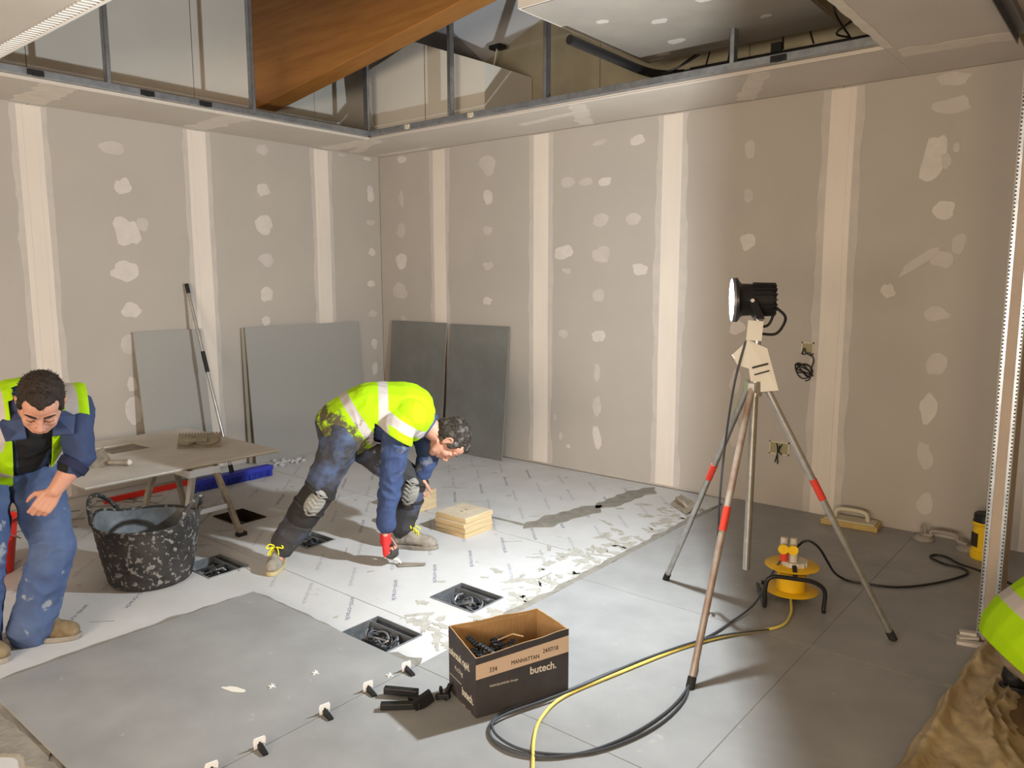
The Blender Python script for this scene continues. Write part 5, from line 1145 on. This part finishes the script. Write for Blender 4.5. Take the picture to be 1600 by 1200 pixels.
    def band(co):
        s_, l_ = fn(co); v = max(.026 - abs(s_ - .10), .026 - abs(s_ - .22)); v = max(v, .024 - abs(abs(l_) - .128)) if s_ > .22 else v; return v
    def front(c): return (c - mid).dot(fd) > .0
    gl_ = .070
    aL = shL + lat * .035; aR = shR - lat * .035
    cuts = [(che + lat * gl_, lat, lambda c: abs((c - che).dot(lat)) < gl_ and (c - che.lerp(mid, .5)).dot(fd) > .02), (che - lat * gl_, lat, None),
            (nk - upv * .0, upv, lambda c: (c - nk).dot(upv) > 0 and abs((c - nk).dot(lat)) < gl_),
            (aL, lat, lambda c: (c - aL).dot(lat) > 0 and (c - shL).length < .25), (aR, lat, lambda c: (c - aR).dot(lat) < 0 and (c - shR).length < .25)]
    fuse(b, 'hi_vis_vest', M_vest, t, .0065, 4, noise_amp=.006, nfreq=8, wr_amp=.003, attrs={'band': band}, cuts=cuts, thick=.004)
    boot(t, (2.235, -4.125), (2.425, -3.925), (2.30, -4.07, .105), M_boot, M_boot2); boot(t, (2.18, -4.30), (2.43, -4.22), (2.245, -4.275, .105), M_boot, M_boot2)
man_stooping()

# ---------------- man 3: kneeling at the right edge, mostly out of frame
def man_kneeling():
    t = empty('person', (5.95, -1.9, .02), 'worker in yellow vest crouching at the right edge, only his back in view', 'person')
    pel = Vector((5.83, -1.93, .27)); mid = Vector((5.93, -1.88, .42)); che = Vector((6.08, -1.80, .55)); nk = Vector((6.2, -1.73, .60)); hc = Vector((6.33, -1.68, .58))
    f = Vector((.88, .47, 0)); lat = Vector((.47, -.88, 0)); HM = head_frame(hc, (.5, .3, -.8), (.8, .4, .45), 1.05)
    sh = [che + lat * .18 * s_ + Vector((.05, .03, 0)) for s_ in (1, -1)]; el = [che + lat * .22 * s_ + Vector((.17, .09, -.25)) for s_ in (1, -1)]; wr_ = [che + lat * .10 * s_ + Vector((.32, .17, -.38)) for s_ in (1, -1)]
    hip = [pel + lat * .09 * s_ for s_ in (1, -1)]; kn = [pel + lat * .14 * s_ + Vector((.36, .19, -.14)) for s_ in (1, -1)]; an = [pel + lat * .12 * s_ + Vector((.02, .01, -.165)) for s_ in (1, -1)]
    b = MB(); capsule(b, [pel, mid, che], [.12, .12, .13], flat=(lat, 1.2)); capsule(b, [che, nk, hc], [.09, .06, .055]); head_prims(b, HM)
    for i in (0, 1):
        capsule(b, [che, sh[i], el[i], wr_[i]], [.07, .055, .043, .028]); capsule(b, [hip[i], kn[i]], [.09, .06]); capsule(b, [kn[i], an[i]], [.055, .045]); hand(b, wr_[i], (.6, .3, -.5), (0, 0, -1), thumb=1 if i else -1)
    fuse(b, 'body', M_skin, t, .006, 3); hair(HM, M_hair1, t, seed=5)
    b = MB(); capsule(b, [pel, mid.lerp(pel, .5)], [.145, .14], flat=(lat, 1.12))
    for i in (0, 1): capsule(b, [hip[i], kn[i]], [.11, .08]); capsule(b, [kn[i], an[i] + (kn[i] - an[i]) * .15], [.075, .065])
    fuse(b, 'trousers', mat('beige_work_trousers', (.30, .24, .18), .85, c2=(.22, .17, .12), scale=8), t, .008, 3, noise_amp=.006, wr_amp=.004)
    b = MB(); capsule(b, [mid, che], [.15, .155], flat=(lat, 1.1))
    for i in (0, 1): capsule(b, [che, sh[i], el[i], wr_[i]], [.09, .07, .06, .045])
    fuse(b, 'jacket', M_navy, t, .008, 3, noise_amp=.006)
    fn, tot = spine_coords([pel, mid, che, nk], lat); b = MB(); capsule(b, [pel + Vector((-.01, 0, .02)), mid, che], [.185, .180, .175], flat=(lat, 1.15)); capsule(b, [che - lat * .12, che + lat * .12], [.11, .11])
    ax = (mid - pel).normalized(); hem = pel - ax * .10
    def band(co):
        s_, l_ = fn(co); v = max(.026 - abs(s_ - .07), .026 - abs(s_ - .26)); return v
    fuse(b, 'hi_vis_vest', M_vest, t, .007, 4, noise_amp=.006, nfreq=8, attrs={'band': band}, cuts=[(hem, ax, lambda c: (c - hem).dot(ax) < 0)], thick=.004)
    for i in (0, 1):
        a = an[i]; boot(t, (a.x - .09, a.y - .05), (a.x + .16, a.y + .085), (a.x - .02, a.y - .01, .10), M_black, M_black, z0=.0285)
man_kneeling()
